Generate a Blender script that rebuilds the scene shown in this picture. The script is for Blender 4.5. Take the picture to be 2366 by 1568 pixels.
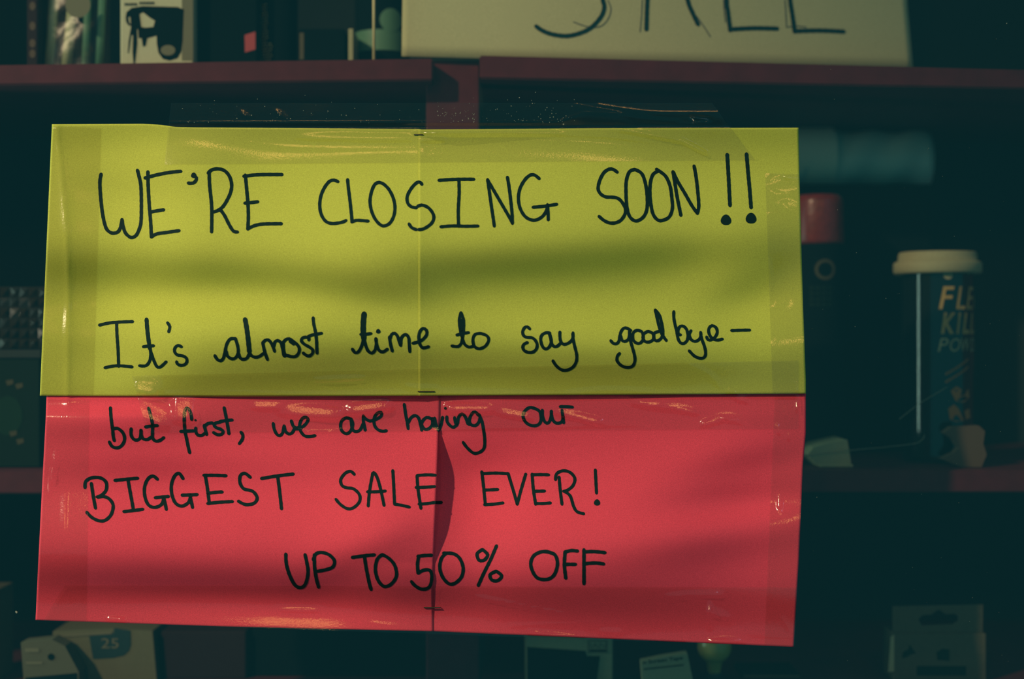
import bpy, bmesh, math, random
from mathutils import Vector
random.seed(7)
for o in list(bpy.data.objects):
    bpy.data.objects.remove(o)
C = bpy.context.scene.collection
SC = bpy.context.scene

# ------------------------------------------------------------------ camera, world, lights, exposure
D = 1.118                      # camera to shop window, metres
ZC = 1.30                      # camera height above the pavement
K = (36 / 50 * D) / 2366       # metres per photograph pixel on the window plane
cam = bpy.data.cameras.new('camera'); cam.lens = 50; cam.sensor_width = 36; cam.sensor_fit = 'HORIZONTAL'
cam.dof.use_dof = True; cam.dof.focus_distance = D - 0.008; cam.dof.aperture_fstop = 2.4
cam.clip_start = 0.05
co = bpy.data.objects.new('camera', cam); C.objects.link(co)
co.location = (0, -D, ZC); co.rotation_euler = (math.pi / 2, 0, 0)
SC.camera = co

W = bpy.data.worlds.new('dusk'); SC.world = W; W.use_nodes = True
bg = W.node_tree.nodes['Background']; bg.inputs[0].default_value = (0.028, 0.21, 0.235, 1); bg.inputs[1].default_value = 0.66

def lamp(name, kind, loc, aim, power, col, size, **kw):
    l = bpy.data.lights.new(name, kind); l.energy = power; l.color = col
    if kind == 'AREA':
        l.shape = 'RECTANGLE'; l.size, l.size_y = size
    else:
        l.shadow_soft_size = size
    for k, v in kw.items(): setattr(l, k, v)
    o = bpy.data.objects.new(name, l); C.objects.link(o); o.location = loc
    o.rotation_euler = (Vector(aim) - Vector(loc)).to_track_quat('-Z', 'Y').to_euler()
    return o
# street lamp high on the left, a soft-edged cone across the window
lamp('street_lamp', 'SPOT', (-2.05, -2.05, ZC + 1.60), (-0.17, 0, ZC + 0.03), 300, (1.0, 0.73, 0.43), 0.05,
     spot_size=math.radians(27.5), spot_blend=1.0)
# unseen amber and cool lamps, added in front to make the tape glint
GLINT_AMBER, GLINT_AMBER_R, GLINT_COOL, LEFT = (-0.55, -2.2, ZC + 1.05), (0.45, -2.2, ZC + 1.05), (1.7, -1.9, ZC + 1.2), (-1.9, -1.2, ZC + 0.1)
lamp('amber_glint_lamp', 'POINT', GLINT_AMBER, (0, 0, ZC), 9, (1.0, 0.50, 0.14), 0.18)
lamp('amber_glint_lamp', 'POINT', GLINT_AMBER_R, (0, 0, ZC), 7.5, (1.0, 0.50, 0.14), 0.15)
lamp('cool_glint_lamp', 'POINT', GLINT_COOL, (0, 0, ZC), 4.5, (0.72, 0.70, 1.0), 0.10)
lamp('left_lamp', 'POINT', LEFT, (0, 0, ZC), 5, (1.0, 0.85, 0.6), 0.05)
# tube inside the shop window, at its left end
lamp('display_tube', 'AREA', (-0.95, 0.06, ZC + 0.15), (0.3, 0.12, ZC + 0.05), 4.0, (0.62, 1.0, 0.80), (0.06, 1.0))

SC.view_settings.view_transform = 'Standard'; SC.view_settings.look = 'None'
SC.view_settings.exposure = 0.0; SC.view_settings.gamma = 1.0
SC.view_settings.use_curve_mapping = False

# ------------------------------------------------------------------ helpers
def P(px, py, y=0.0):
    s = K * (D + y) / D
    return Vector(((px - 1183) * s, y, ZC + (784 - py) * s))
def X(px, y=0.0): return P(px, 0, y).x
def Z(py, y=0.0): return P(0, py, y).z

def mat(name, col, rough=0.6, spec=0.3, noise=0.0, nscale=400, metal=0.0, bump=0.0, coat=0.0, trans=0.0, emit=None):
    m = bpy.data.materials.new(name); m.use_nodes = True
    nt = m.node_tree; b = nt.nodes['Principled BSDF']
    b.inputs['Base Color'].default_value = (*col, 1); b.inputs['Roughness'].default_value = rough
    b.inputs['Specular IOR Level'].default_value = spec; b.inputs['Metallic'].default_value = metal
    b.inputs['Coat Weight'].default_value = coat; b.inputs['Transmission Weight'].default_value = trans
    if noise or bump:
        tc = nt.nodes.new('ShaderNodeTexCoord'); n = nt.nodes.new('ShaderNodeTexNoise')
        n.inputs['Scale'].default_value = nscale; n.inputs['Detail'].default_value = 3
        nt.links.new(tc.outputs['Object'], n.inputs['Vector'])
        if noise:
            r = nt.nodes.new('ShaderNodeMapRange')
            r.inputs[1].default_value = 0.25; r.inputs[2].default_value = 0.75
            r.inputs[3].default_value = 1 - noise; r.inputs[4].default_value = 1 + noise
            mx = nt.nodes.new('ShaderNodeVectorMath'); mx.operation = 'SCALE'
            mx.inputs[0].default_value = col
            nt.links.new(n.outputs['Fac'], r.inputs[0]); nt.links.new(r.outputs[0], mx.inputs['Scale'])
            nt.links.new(mx.outputs[0], b.inputs['Base Color'])
        if bump:
            bp = nt.nodes.new('ShaderNodeBump'); bp.inputs['Strength'].default_value = bump
            bp.inputs['Distance'].default_value = 0.0006
            nt.links.new(n.outputs['Fac'], bp.inputs['Height']); nt.links.new(bp.outputs[0], b.inputs['Normal'])
    return m

def film(name, tint, fac, rough, bump=0.0, nscale=500, fres=False, dist=0.0004):
    """thin clear sheet: lets light straight through, with a surface reflection"""
    m = bpy.data.materials.new(name); m.use_nodes = True; nt = m.node_tree; nt.nodes.clear()
    out = nt.nodes.new('ShaderNodeOutputMaterial'); mx = nt.nodes.new('ShaderNodeMixShader')
    t = nt.nodes.new('ShaderNodeBsdfTransparent'); t.inputs[0].default_value = (*tint, 1)
    g = nt.nodes.new('ShaderNodeBsdfGlossy'); g.inputs['Roughness'].default_value = rough
    g.inputs['Color'].default_value = (1, 1, 1, 1)
    if fres:
        f = nt.nodes.new('ShaderNodeLayerWeight'); f.inputs[0].default_value = 0.5
        pw = nt.nodes.new('ShaderNodeMath'); pw.operation = 'POWER'; pw.inputs[1].default_value = 5
        ml = nt.nodes.new('ShaderNodeMath'); ml.operation = 'MULTIPLY_ADD'; ml.inputs[1].default_value = 1 - fac; ml.inputs[2].default_value = fac
        nt.links.new(f.outputs['Facing'], pw.inputs[0]); nt.links.new(pw.outputs[0], ml.inputs[0]); nt.links.new(ml.outputs[0], mx.inputs[0])
    else:
        mx.inputs[0].default_value = fac
    if bump:
        tc = nt.nodes.new('ShaderNodeTexCoord'); n = nt.nodes.new('ShaderNodeTexNoise')
        n.inputs['Scale'].default_value = nscale; n.inputs['Detail'].default_value = 2
        bp = nt.nodes.new('ShaderNodeBump'); bp.inputs['Strength'].default_value = bump; bp.inputs['Distance'].default_value = dist
        nt.links.new(tc.outputs['Object'], n.inputs['Vector']); nt.links.new(n.outputs['Fac'], bp.inputs['Height'])
        nt.links.new(bp.outputs[0], g.inputs['Normal'])
    nt.links.new(t.outputs[0], mx.inputs[1]); nt.links.new(g.outputs[0], mx.inputs[2]); nt.links.new(mx.outputs[0], out.inputs[0])
    return m

def tag(o, label=None, cat=None, group=None, kind=None):
    if label: o['label'] = label
    if cat: o['category'] = cat
    if group: o['group'] = group
    if kind: o['kind'] = kind
    return o
def thing(name, label, cat, loc, group=None):
    o = bpy.data.objects.new(name, None); C.objects.link(o); o.location = loc; o.empty_display_size = 0.02
    return tag(o, label, cat, group)
def origin(o):
    v = Vector((0, 0, 0))
    while o: v = v + o.location; o = o.parent
    return v
def link(name, verts, faces, m, parent=None, smooth=False, label=None, loc=None):
    """verts in world space; the object sits at its parent's origin (or at loc)"""
    me = bpy.data.meshes.new(name)
    base = origin(parent) if parent else Vector(loc) if loc is not None else Vector((0, 0, 0))
    me.from_pydata([tuple(Vector(v) - base) for v in verts], [], faces); me.update()
    if smooth:
        me.polygons.foreach_set('use_smooth', [True] * len(me.polygons))
    me.materials.append(m)
    o = bpy.data.objects.new(name, me); C.objects.link(o)
    if parent: o.parent = parent
    else: o.location = base
    if label: o['label'] = label
    return o
def from_bm(name, bm, m, parent=None, smooth=False, label=None, loc=None):
    bm.verts.index_update()
    vs = [v.co.copy() for v in bm.verts]; fs = [[v.index for v in f.verts] for f in bm.faces]
    bm.free()
    return link(name, vs, fs, m, parent, smooth, label, loc)
def box_bm(x0, x1, y0, y1, z0, z1, bev=0.001):
    bm = bmesh.new(); bmesh.ops.create_cube(bm, size=1)
    for v in bm.verts:
        v.co = Vector((x0 + (v.co.x + .5) * (x1 - x0), y0 + (v.co.y + .5) * (y1 - y0), z0 + (v.co.z + .5) * (z1 - z0)))
    if bev: bmesh.ops.bevel(bm, geom=bm.edges[:], offset=bev, segments=2, affect='EDGES', profile=0.5)
    return bm
def lathe(cx, cy, prof, n=40, caps=True):
    """prof: list of (radius, z)"""
    vs, fs = [], []
    for r, z in prof:
        for i in range(n):
            a = 2 * math.pi * i / n; vs.append((cx + r * math.cos(a), cy + r * math.sin(a), z))
    for j in range(len(prof) - 1):
        for i in range(n):
            a, b = j * n + i, j * n + (i + 1) % n
            fs.append((a, b, b + n, a + n))
    if caps:
        fs.append(tuple(range(n))[::-1]); fs.append(tuple(range((len(prof) - 1) * n, len(prof) * n)))
    return vs, fs
def tube(pts, r, n=8):
    vs, fs = [], []
    pts = [Vector(p) for p in pts]
    for i, p in enumerate(pts):
        d = (pts[min(i + 1, len(pts) - 1)] - pts[max(i - 1, 0)]).normalized()
        u = d.cross(Vector((0.31, 0.9, 0.2))).normalized(); w = d.cross(u)
        for k in range(n):
            a = 2 * math.pi * k / n; vs.append(p + (u * math.cos(a) + w * math.sin(a)) * r)
    for i in range(len(pts) - 1):
        for k in range(n):
            a, b = i * n + k, i * n + (k + 1) % n
            fs.append((a, b, b + n, a + n))
    fs.append(tuple(range(n))[::-1]); fs.append(tuple(range((len(pts) - 1) * n, len(pts) * n)))
    return vs, fs
def fill2d(loops, depth=0.0):
    """filled flat shape (with holes) from 2D loops; returns verts (u, v, w) and faces"""
    cu = bpy.data.curves.new('tmp', 'CURVE'); cu.dimensions = '2D'; cu.fill_mode = 'BOTH' if depth else 'FRONT'; cu.extrude = depth / 2
    for lp in loops:
        s = cu.splines.new('POLY'); s.points.add(len(lp) - 1)
        for p, q in zip(s.points, lp): p.co = (q[0], q[1], 0, 1)
        s.use_cyclic_u = True
    o = bpy.data.objects.new('tmp', cu); me = bpy.data.meshes.new_from_object(o)
    vs = [v.co.copy() for v in me.vertices]; fs = [list(p.vertices) for p in me.polygons]
    bpy.data.objects.remove(o); bpy.data.curves.remove(cu); bpy.data.meshes.remove(me)
    return vs, fs
def text2d(body, size=1.0, shear=0.0, bold=0.0):
    cu = bpy.data.curves.new('tmp', 'FONT'); cu.body = body; cu.size = size; cu.shear = shear; cu.offset = bold; cu.resolution_u = 3
    o = bpy.data.objects.new('tmp', cu); C.objects.link(o)
    bpy.context.view_layer.update()
    me = bpy.data.meshes.new_from_object(o)
    vs = [v.co.copy() for v in me.vertices]; fs = [list(p.vertices) for p in me.polygons]
    bpy.data.objects.remove(o); bpy.data.curves.remove(cu); bpy.data.meshes.remove(me)
    return vs, fs
def fit(vs, x0, x1, y0, y1):
    """scale flat shape so that it fills the pixel rectangle (y down)"""
    ax = min(v.x for v in vs); bx = max(v.x for v in vs); ay = min(v.y for v in vs); by = max(v.y for v in vs)
    return [Vector((x0 + (v.x - ax) / (bx - ax) * (x1 - x0), y1 + (v.y - ay) / (by - ay) * (y0 - y1))) for v in vs]
def flat(name, px_loops, y, m, parent, label=None):
    """flat print from pixel loops on a plane facing the window at depth y"""
    vs, fs = fill2d([[(a, -b) for a, b in lp] for lp in px_loops])
    return link(name, [P(v.x, -v.y, y) for v in vs], fs, m, parent, label=label)
def print_text(name, body, x0, x1, y0, y1, y, m, parent, shear=0, bold=0.0, rot=0.0):
    vs, fs = text2d(body, 1.0, shear, bold); q = fit(vs, x0, x1, y0, y1)
    cx, cy = (x0 + x1) / 2, (y0 + y1) / 2; c, s = math.cos(math.radians(rot)), math.sin(math.radians(rot))
    q = [Vector((cx + (v.x - cx) * c - (v.y - cy) * s, cy + (v.x - cx) * s + (v.y - cy) * c)) for v in q]
    return link(name, [P(v.x, v.y, y) for v in q], fs, m, parent)
def circ(cx, cy, r, n=24, ry=None):
    return [(cx + r * math.cos(2 * math.pi * i / n), cy + (ry or r) * math.sin(2 * math.pi * i / n)) for i in range(n)]
def disc2(cx, cy, r, n=24, k=5):
    vs = [Vector((cx, cy))] + [Vector(p) for j in range(1, k + 1) for p in circ(cx, cy, r * j / k, n)]
    fs = [(0, 1 + i, 1 + (i + 1) % n) for i in range(n)]
    for j in range(k - 1):
        for i in range(n):
            a, b = 1 + j * n + i, 1 + j * n + (i + 1) % n; fs.append((a, b, b + n, a + n))
    return vs, fs
def rect(x0, y0, x1, y1): return [(x0, y0), (x1, y0), (x1, y1), (x0, y1)]
def px_box(x0, y0, x1, z0, y, depth, bev=0.0012):
    """box whose front face spans x0..x1 and has its top edge at y0 (pixels) at depth y, standing at height z0"""
    return box_bm(X(x0, y), X(x1, y), y, y + depth, z0, Z(y0, y), bev)
def lerp(pts, t):
    """polyline point at t in 0..1 by x (or y) share of its own length"""
    L = [0]
    for a, b in zip(pts, pts[1:]): L.append(L[-1] + math.hypot(b[0] - a[0], b[1] - a[1]))
    d = t * L[-1]
    for i in range(len(pts) - 1):
        if d <= L[i + 1] or i == len(pts) - 2:
            u = (d - L[i]) / max(L[i + 1] - L[i], 1e-9)
            return (pts[i][0] + (pts[i + 1][0] - pts[i][0]) * u, pts[i][1] + (pts[i + 1][1] - pts[i][1]) * u)
def smooth_line(pts, step=4.0):
    """Catmull-Rom through the points"""
    if len(pts) == 2:
        a, b = pts; n = max(2, int(math.hypot(b[0] - a[0], b[1] - a[1]) / step))
        return [(a[0] + (b[0] - a[0]) * i / n, a[1] + (b[1] - a[1]) * i / n) for i in range(n + 1)]
    out = []
    q = [pts[0]] + list(pts) + [pts[-1]]
    for i in range(1, len(q) - 2):
        p0, p1, p2, p3 = q[i - 1:i + 3]
        n = max(2, int(math.hypot(p2[0] - p1[0], p2[1] - p1[1]) / step))
        for j in range(n):
            t = j / n
            out.append(tuple(0.5 * (2 * p1[c] + (p2[c] - p0[c]) * t + (2 * p0[c] - 5 * p1[c] + 4 * p2[c] - p3[c]) * t * t
                                    + (3 * p1[c] - p0[c] - 3 * p2[c] + p3[c]) * t ** 3) for c in (0, 1)))
    out.append(tuple(pts[-1]))
    return out

# ------------------------------------------------------------------ materials
M = {}
M['yellow'] = mat('lime_yellow_paper', (0.56, 0.645, 0.105), 0.75, 0.15, noise=0.16, nscale=1500)
M['pink'] = mat('pink_paper', (0.90, 0.085, 0.150), 0.75, 0.15, noise=0.16, nscale=1500)
M['cream_paper'] = mat('cream_paper', (0.52, 0.50, 0.27), 0.8, 0.15, noise=0.14, nscale=1200)
M['ink'] = mat('marker_ink', (0.006, 0.032, 0.037), 0.6, 0.05)
M['pencil'] = mat('pencil', (0.12, 0.13, 0.11), 0.8, 0.1)
M['tape'] = film('clear_tape', (0.942, 0.93, 0.90), 0.05, 0.13, bump=0.24, nscale=700)
M['tape_matte'] = film('matte_clear_tape', (0.925, 0.91, 0.88), 0.016, 0.2, bump=0.24, nscale=700)
M['glass'] = film('window_glass', (0.97, 0.99, 0.98), 0.12, 0.0, fres=True)
M['plum'] = mat('plum_painted_board', (0.085, 0.011, 0.019), 0.6, 0.12, noise=0.15, nscale=60)
M['dark'] = mat('dark_wall', (0.02, 0.03, 0.03), 0.8, 0.1, noise=0.2, nscale=8)
M['pave'] = mat('paving', (0.06, 0.06, 0.06), 0.8, 0.2, noise=0.2, nscale=20)
M['black'] = mat('black_print', (0.004, 0.008, 0.009), 0.8, 0.0)
M['blackgloss'] = mat('black_gloss', (0.005, 0.009, 0.010), 0.10, 0.8)
M['cream'] = mat('cream_card', (0.36, 0.34, 0.19), 0.7, 0.2, noise=0.06, nscale=300)
M['white'] = mat('white_card', (0.50, 0.49, 0.32), 0.7, 0.2, noise=0.05, nscale=300)
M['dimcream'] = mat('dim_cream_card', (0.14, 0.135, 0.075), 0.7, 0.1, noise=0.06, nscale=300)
M['dimgold'] = mat('faded_print', (0.07, 0.065, 0.035), 0.7, 0.1)
M['olive'] = mat('olive_print', (0.16, 0.15, 0.09), 0.7, 0.2)
M['pinktag'] = mat('pink_tag', (0.42, 0.07, 0.08), 0.7, 0.2)
M['red'] = mat('red_plastic', (0.16, 0.016, 0.014), 0.3, 0.4, noise=0.25, nscale=200, bump=0.4)
M['gold'] = mat('gold_print', (0.42, 0.28, 0.09), 0.5, 0.3)
M['orange'] = mat('orange_print', (0.42, 0.17, 0.05), 0.6, 0.2)
M['greenband'] = mat('green_band', (0.10, 0.24, 0.15), 0.5, 0.3)
M['darkgreen'] = mat('dark_green_card', (0.006, 0.016, 0.009), 0.7, 0.08)
M['wood'] = mat('pale_wood', (0.75, 0.58, 0.28), 0.5, 0.3)
M['stick'] = mat('pale_green_stick', (0.42, 0.46, 0.27), 0.5, 0.3)
M['brown'] = mat('brown_card', (0.11, 0.075, 0.05), 0.8, 0.1)
M['greytab'] = mat('grey_card', (0.10, 0.09, 0.055), 0.8, 0.1, noise=0.08, nscale=200)
M['bag'] = film('clear_bag', (0.9, 0.93, 0.9), 0.02, 0.3, bump=0.3, nscale=60, dist=0.004)
M['glow_pale'] = mat('pale_green_glow', (0.62, 0.78, 0.66), 0.35, 0.4)
M['facet'] = mat('dark_glass', (0.02, 0.014, 0.006), 0.16, 0.5)
M['wire'] = mat('staple_wire', (0.06, 0.06, 0.055), 0.5, 0.4, metal=0.3)
M['thread'] = mat('clear_thread', (0.16, 0.17, 0.12), 0.25, 0.5)
M['dust'] = mat('dust', (0.30, 0.36, 0.32), 0.7, 0.2)
M['amber'] = mat('yellow_glass', (0.55, 0.42, 0.10), 0.2, 0.6)
M['maroon'] = mat('maroon_card', (0.025, 0.010, 0.012), 0.7, 0.08)

# ------------------------------------------------------------------ setting
def slab(name, x0, x1, y0, y1, z0, z1, m):
    return tag(from_bm(name, box_bm(x0, x1, y0, y1, z0, z1, 0), m), kind='structure')
slab('floor', -1.6, 1.6, -2.0, 0.56, -0.05, 0.0, M['pave'])
slab('wall_back', -1.6, 1.6, 0.50, 0.56, 0, 2.5, M['dark'])
slab('wall_left', -1.6, -1.5, 0.0, 0.50, 0, 2.5, M['dark'])
slab('wall_right', 1.5, 1.6, 0.0, 0.50, 0, 2.5, M['dark'])
slab('ceiling', -1.5, 1.5, 0.012, 0.50, 2.4, 2.5, M['dark'])
pane = tag(link('window_1', [(-1.5, 0, 0.02), (1.5, 0, 0.02), (1.5, 0, 2.4), (-1.5, 0, 2.4)], [(0, 1, 2, 3)], M['glass']), kind='structure')

# ------------------------------------------------------------------ shelving
YF, YB = 0.12, 0.44
def board_z(side, px, which):
    """front edge lines of the top shelf in the photograph"""
    if side == 'left': return (150 - 0.0150 * px) if which == 't' else (196 - 0.0105 * px)
    return (128 + 0.0262 * (px - 1108)) if which == 't' else (181 + 0.0190 * (px - 1108))
def board(parent, xa, xb, ta, tb, ba, bb):
    """board from pixel x xa..xb, top line ta..tb, bottom line ba..bb at its front face"""
    a, b, c, d = P(xa, ta, YF), P(xb, tb, YF), P(xb, bb, YF), P(xa, ba, YF)
    bm = bmesh.new(); f = [bm.verts.new(v) for v in (a, b, c, d)]
    g = [bm.verts.new((v.x, YB, v.z)) for v in (a, b, c, d)]
    bm.faces.new(f[::-1]); bm.faces.new(g)
    for i in range(4): bm.faces.new((f[i], f[(i + 1) % 4], g[(i + 1) % 4], g[i]))
    bmesh.ops.recalc_face_normals(bm, faces=bm.faces[:])
    bmesh.ops.bevel(bm, geom=bm.edges[:], offset=0.0012, segments=2, affect='EDGES')
    return from_bm('shelf_board', bm, M['plum'], parent)
su = thing('shelving_unit', 'plum-red shelving left of the gap behind the signs', 'shelf', (X(400, YF), YB, 0.0))
XL = -420
board(su, XL, 1000, board_z('left', XL, 't'), board_z('left', 1000, 't'), board_z('left', XL, 'b'), board_z('left', 1000, 'b'))
board(su, XL, 1000, 1090, 1090, 1140, 1140)
board(su, XL, 1000, 1600, 1600, 1650, 1650)
from_bm('upright', box_bm(X(985, .145), X(1107, .145), 0.145, 0.165, 0.0, Z(140, .145), 0.001), M['plum'], su)
from_bm('end_panel', box_bm(X(XL, YF) - 0.02, X(XL, YF), YF, YB, 0.0, 2.2, 0.001), M['plum'], su)
from_bm('back_panel', box_bm(X(XL, YF) - 0.02, X(1050, YF), YB + .001, YB + 0.012, 0.0, 2.2, 0), M['dark'], su)
sv = thing('shelving_unit', 'plum-red shelving right of the gap behind the signs', 'shelf', (X(1900, YF), YB, 0.0))
XR = 2800
board(sv, 1108, XR, board_z('right', 1108, 't'), board_z('right', XR, 't'), board_z('right', 1108, 'b'), board_z('right', XR, 'b'))
board(sv, 1108, XR, 1086, 1086, 1137, 1137)
board(sv, 1108, XR, 1600, 1600, 1650, 1650)
from_bm('end_panel', box_bm(X(XR, YF), X(XR, YF) + 0.02, YF, YB, 0.0, 2.2, 0.001), M['plum'], sv)
from_bm('back_panel', box_bm(X(1050, YF) + .001, X(XR, YF) + 0.02, YB + .001, YB + 0.012, 0.0, 2.2, 0), M['dark'], sv)
def ztop(px, y):
    """height of the top shelf under pixel x seen at depth y"""
    x = X(px, y); p = 1183 + x / (K * (D + YF) / D)
    side = 'left' if p < 1054 else 'right'
    return Z(board_z(side, p, 't'), YF) + 0.0006
ZL, ZR, ZB = Z(1090, YF) + 0.0006, Z(1086, YF) + 0.0006, Z(1600, YF) + 0.0006

# ------------------------------------------------------------------ paper relief
def G(x, y, cx, cy, sx, sy, rot, a):
    c, s = math.cos(math.radians(rot)), math.sin(math.radians(rot))
    u, v = (x - cx) * c + (y - cy) * s, -(x - cx) * s + (y - cy) * c
    return a * math.exp(-0.5 * ((u / sx) ** 2 + (v / sy) ** 2))
# waves in the sheets: where each patch tips towards the sky (+) or the ground (-)
WY = [(600, 480, 480, 80, 0, .26), (1400, 480, 380, 80, 0, .20), (450, 725, 250, 38, -3, .40), (1450, 755, 330, 42, 0, .40),
      (250, 875, 90, 40, 0, .25), (450, 635, 330, 38, 3, -.42), (870, 685, 110, 32, 8, -.30), (1480, 595, 330, 42, -3, -.42),
      (1100, 615, 140, 40, 5, -.22), (760, 850, 420, 55, -6, -.36), (1450, 860, 380, 45, 0, -.30), (1720, 670, 90, 34, -20, -.25),
      (966, 310, 900, 30, 0, -.18), (430, 345, 90, 40, 0, .18), (330, 430, 130, 30, 0, -.15), (1700, 340, 160, 60, 0, -.2)]
WP = [(230, 945, 150, 28, 0, .30), (260, 1002, 200, 32, 0, -.30), (520, 1035, 280, 32, 0, .18), (330, 1085, 190, 30, 0, -.30),
      (620, 1180, 420, 80, 0, .26), (900, 1140, 90, 90, 0, .22), (850, 1285, 110, 30, -22, -.22), (380, 1355, 430, 48, 3, -.55),
      (700, 1428, 300, 34, 3, .50), (1090, 1060, 80, 45, 0, -.25), (1330, 1190, 340, 75, -5, .28), (1720, 1070, 110, 26, -10, -.28),
      (1700, 1140, 130, 24, -5, -.30), (1690, 1200, 150, 26, -5, .25), (1640, 1272, 200, 36, -8, -.26), (1400, 1395, 430, 50, 2, -.32),
      (1500, 960, 350, 40, 0, -.1)]
class Relief:
    def __init__(s, waves, y0, y1, gain=1.9):
        s.y0, s.y1, s.x0, s.st = y0, y1, 60, 8
        s.nx = (1900 - 60) // 8 + 1; s.ny = (y1 - y0) // 8 + 1
        s.h = []
        lo = 0
        for i in range(s.nx):
            x = s.x0 + 8 * i; t = [sum(G(x, y0 + 8 * j, *w) for w in waves) for j in range(s.ny)]
            mean = sum(t) / s.ny; acc = 0; col = []
            for v in t:
                acc += (v - mean) * 8 * K * gain; col.append(acc)
            s.h.append(col); lo = min(lo, min(col))
        s.lo = lo
    def __call__(s, x, y):
        u = min(max((x - s.x0) / 8, 0), s.nx - 1.001); v = min(max((y - s.y0) / 8, 0), s.ny - 1.001)
        i, j = int(u), int(v); u -= i; v -= j; h = s.h
        return (h[i][j] * (1 - u) + h[i + 1][j] * u) * (1 - v) + (h[i][j + 1] * (1 - u) + h[i + 1][j + 1] * u) * v - s.lo
RY, RP = Relief(WY, 280, 920, 1.75), Relief(WP, 896, 1500, 1.65)
def seam_bump(x, y, xe, lw, rw): return math.exp((x - xe) / lw) if x < xe else math.exp((xe - x) / rw)
def f_yellow(x, y):
    f = 0.0030 + RY(x, y) + 0.0020 * seam_bump(x, y, 969, 70, 42)
    f += 0.0016 * math.exp(-((x - 1010) / 40) ** 2) * math.exp(-((y - 610) / 120) ** 2) * 0
    xc = 132 + 26 * math.sin(min(max((y - 300) / 500, 0), 1) * math.pi * 0.62)      # long crease along the left edge
    f += 0.0007 * math.exp(-abs(x - xc) / 7) + 0.0009 * math.exp(-max(xc - x, 0) / 40) * (x < xc) + 0.0009 * (x >= xc) * math.exp(-(x - xc) / 30)
    return f
def f_yellow_r(x, y): return f_yellow(x, y) + 0.0003
def edge_pl(y):   # right edge of the left pink sheet
    return lerp_y([(1016, 896), (1015, 960), (1012, 1000), (1009, 1090), (1006, 1160), (1004, 1230), (1002, 1300), (1000, 1330), (1000, 1470)], y)
def lerp_y(pts, y):
    for (xa, ya), (xb, yb) in zip(pts, pts[1:]):
        if y <= yb: return xa + (xb - xa) * (y - ya) / (yb - ya)
    return pts[-1][0]
def lift(y):
    t = (y - 985) / (1300 - 985)
    return 0.0 if t <= 0 or t >= 1 else (math.sin(math.pi * t ** 0.9)) ** 1.15
def f_pink(x, y):
    f = 0.0016 + RP(x, y)
    if y < 965:                                   # the top edge is tucked under the yellow sign
        g = min(max((965 - y) / 45, 0), 1); g = g * g * (3 - 2 * g)
        f = f * (1 - g) + g * min(f, f_yellow(x, 912) - 0.0022)
    return f
def f_pink_left(x, y):
    return f_pink(x, y) + 0.0006 + 0.0125 * lift(y) * math.exp(-max(edge_pl(y) - x, 0) / 105)
def f_pink_right(x, y): return f_pink(x, y) - 0.0004

def Q(x, y, f):
    """point of a sheet at pixel x, y standing f in front of the window"""
    return P(x, y, -f)
def sheet(name, top, bottom, left, right, f, m, parent, nu, nv):
    vs, fs = [], []
    c00, c10, c01, c11 = top[0], top[-1], bottom[0], bottom[-1]
    for j in range(nv + 1):
        v = j / nv; l = lerp(left, v); r = lerp(right, v)
        for i in range(nu + 1):
            u = i / nu; t = lerp(top, u); b = lerp(bottom, u)
            p = [(1 - v) * t[c] + v * b[c] + (1 - u) * l[c] + u * r[c]
                 - ((1 - u) * (1 - v) * c00[c] + u * (1 - v) * c10[c] + (1 - u) * v * c01[c] + u * v * c11[c]) for c in (0, 1)]
            vs.append(Q(p[0], p[1], f(*p)))
    for j in range(nv):
        for i in range(nu):
            a = j * (nu + 1) + i; fs.append((a, a + nu + 1, a + nu + 2, a + 1))
    o = link(name, vs, fs, m, parent, smooth=True)
    s = o.modifiers.new('thickness', 'SOLIDIFY'); s.thickness = 0.00025; s.offset = -1
    return o

# ------------------------------------------------------------------ handwriting
def ribbon(bm, pts, w, f, eps):
    w *= 1.16
    pts = smooth_line(pts, 3.5); n = len(pts); rows = []
    # round ends
    def dirn(i):
        a, b = pts[max(i - 1, 0)], pts[min(i + 1, n - 1)]; l = math.hypot(b[0] - a[0], b[1] - a[1]) or 1
        return (b[0] - a[0]) / l, (b[1] - a[1]) / l
    line = []
    d = dirn(0)
    for s_, ww in ((0.5, 0.15), (0.35, 0.7)): line.append((pts[0][0] - d[0] * w * s_, pts[0][1] - d[1] * w * s_, d, ww))
    for i in range(n): line.append((*pts[i], dirn(i), 1 + 0.05 * math.sin(i * 1.7)))
    d = dirn(n - 1)
    for s_, ww in ((0.35, 0.7), (0.5, 0.15)): line.append((pts[-1][0] + d[0] * w * s_, pts[-1][1] + d[1] * w * s_, d, ww))
    for x, y, d, ww in line:
        row = []
        for k in (-.5, 0, .5):
            a, b = x - d[1] * w * ww * k, y + d[0] * w * ww * k
            row.append(bm.verts.new(Q(a, b, f(a, b) + eps)))
        rows.append(row)
    for r, q in zip(rows, rows[1:]):
        for k in (0, 1):
            bm.faces.new((r[k], q[k], q[k + 1], r[k + 1]))
def blob(bm, cx, cy, r, f, eps):
    c = bm.verts.new(Q(cx, cy, f(cx, cy) + eps)); ring = []
    for i in range(18):
        a = 2 * math.pi * i / 18; rr = r * (1 + .06 * math.sin(3 * a))
        x, y = cx + rr * math.cos(a), cy + rr * math.sin(a); ring.append(bm.verts.new(Q(x, y, f(x, y) + eps)))
    for i in range(18): bm.faces.new((c, ring[i], ring[(i + 1) % 18]))
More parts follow.
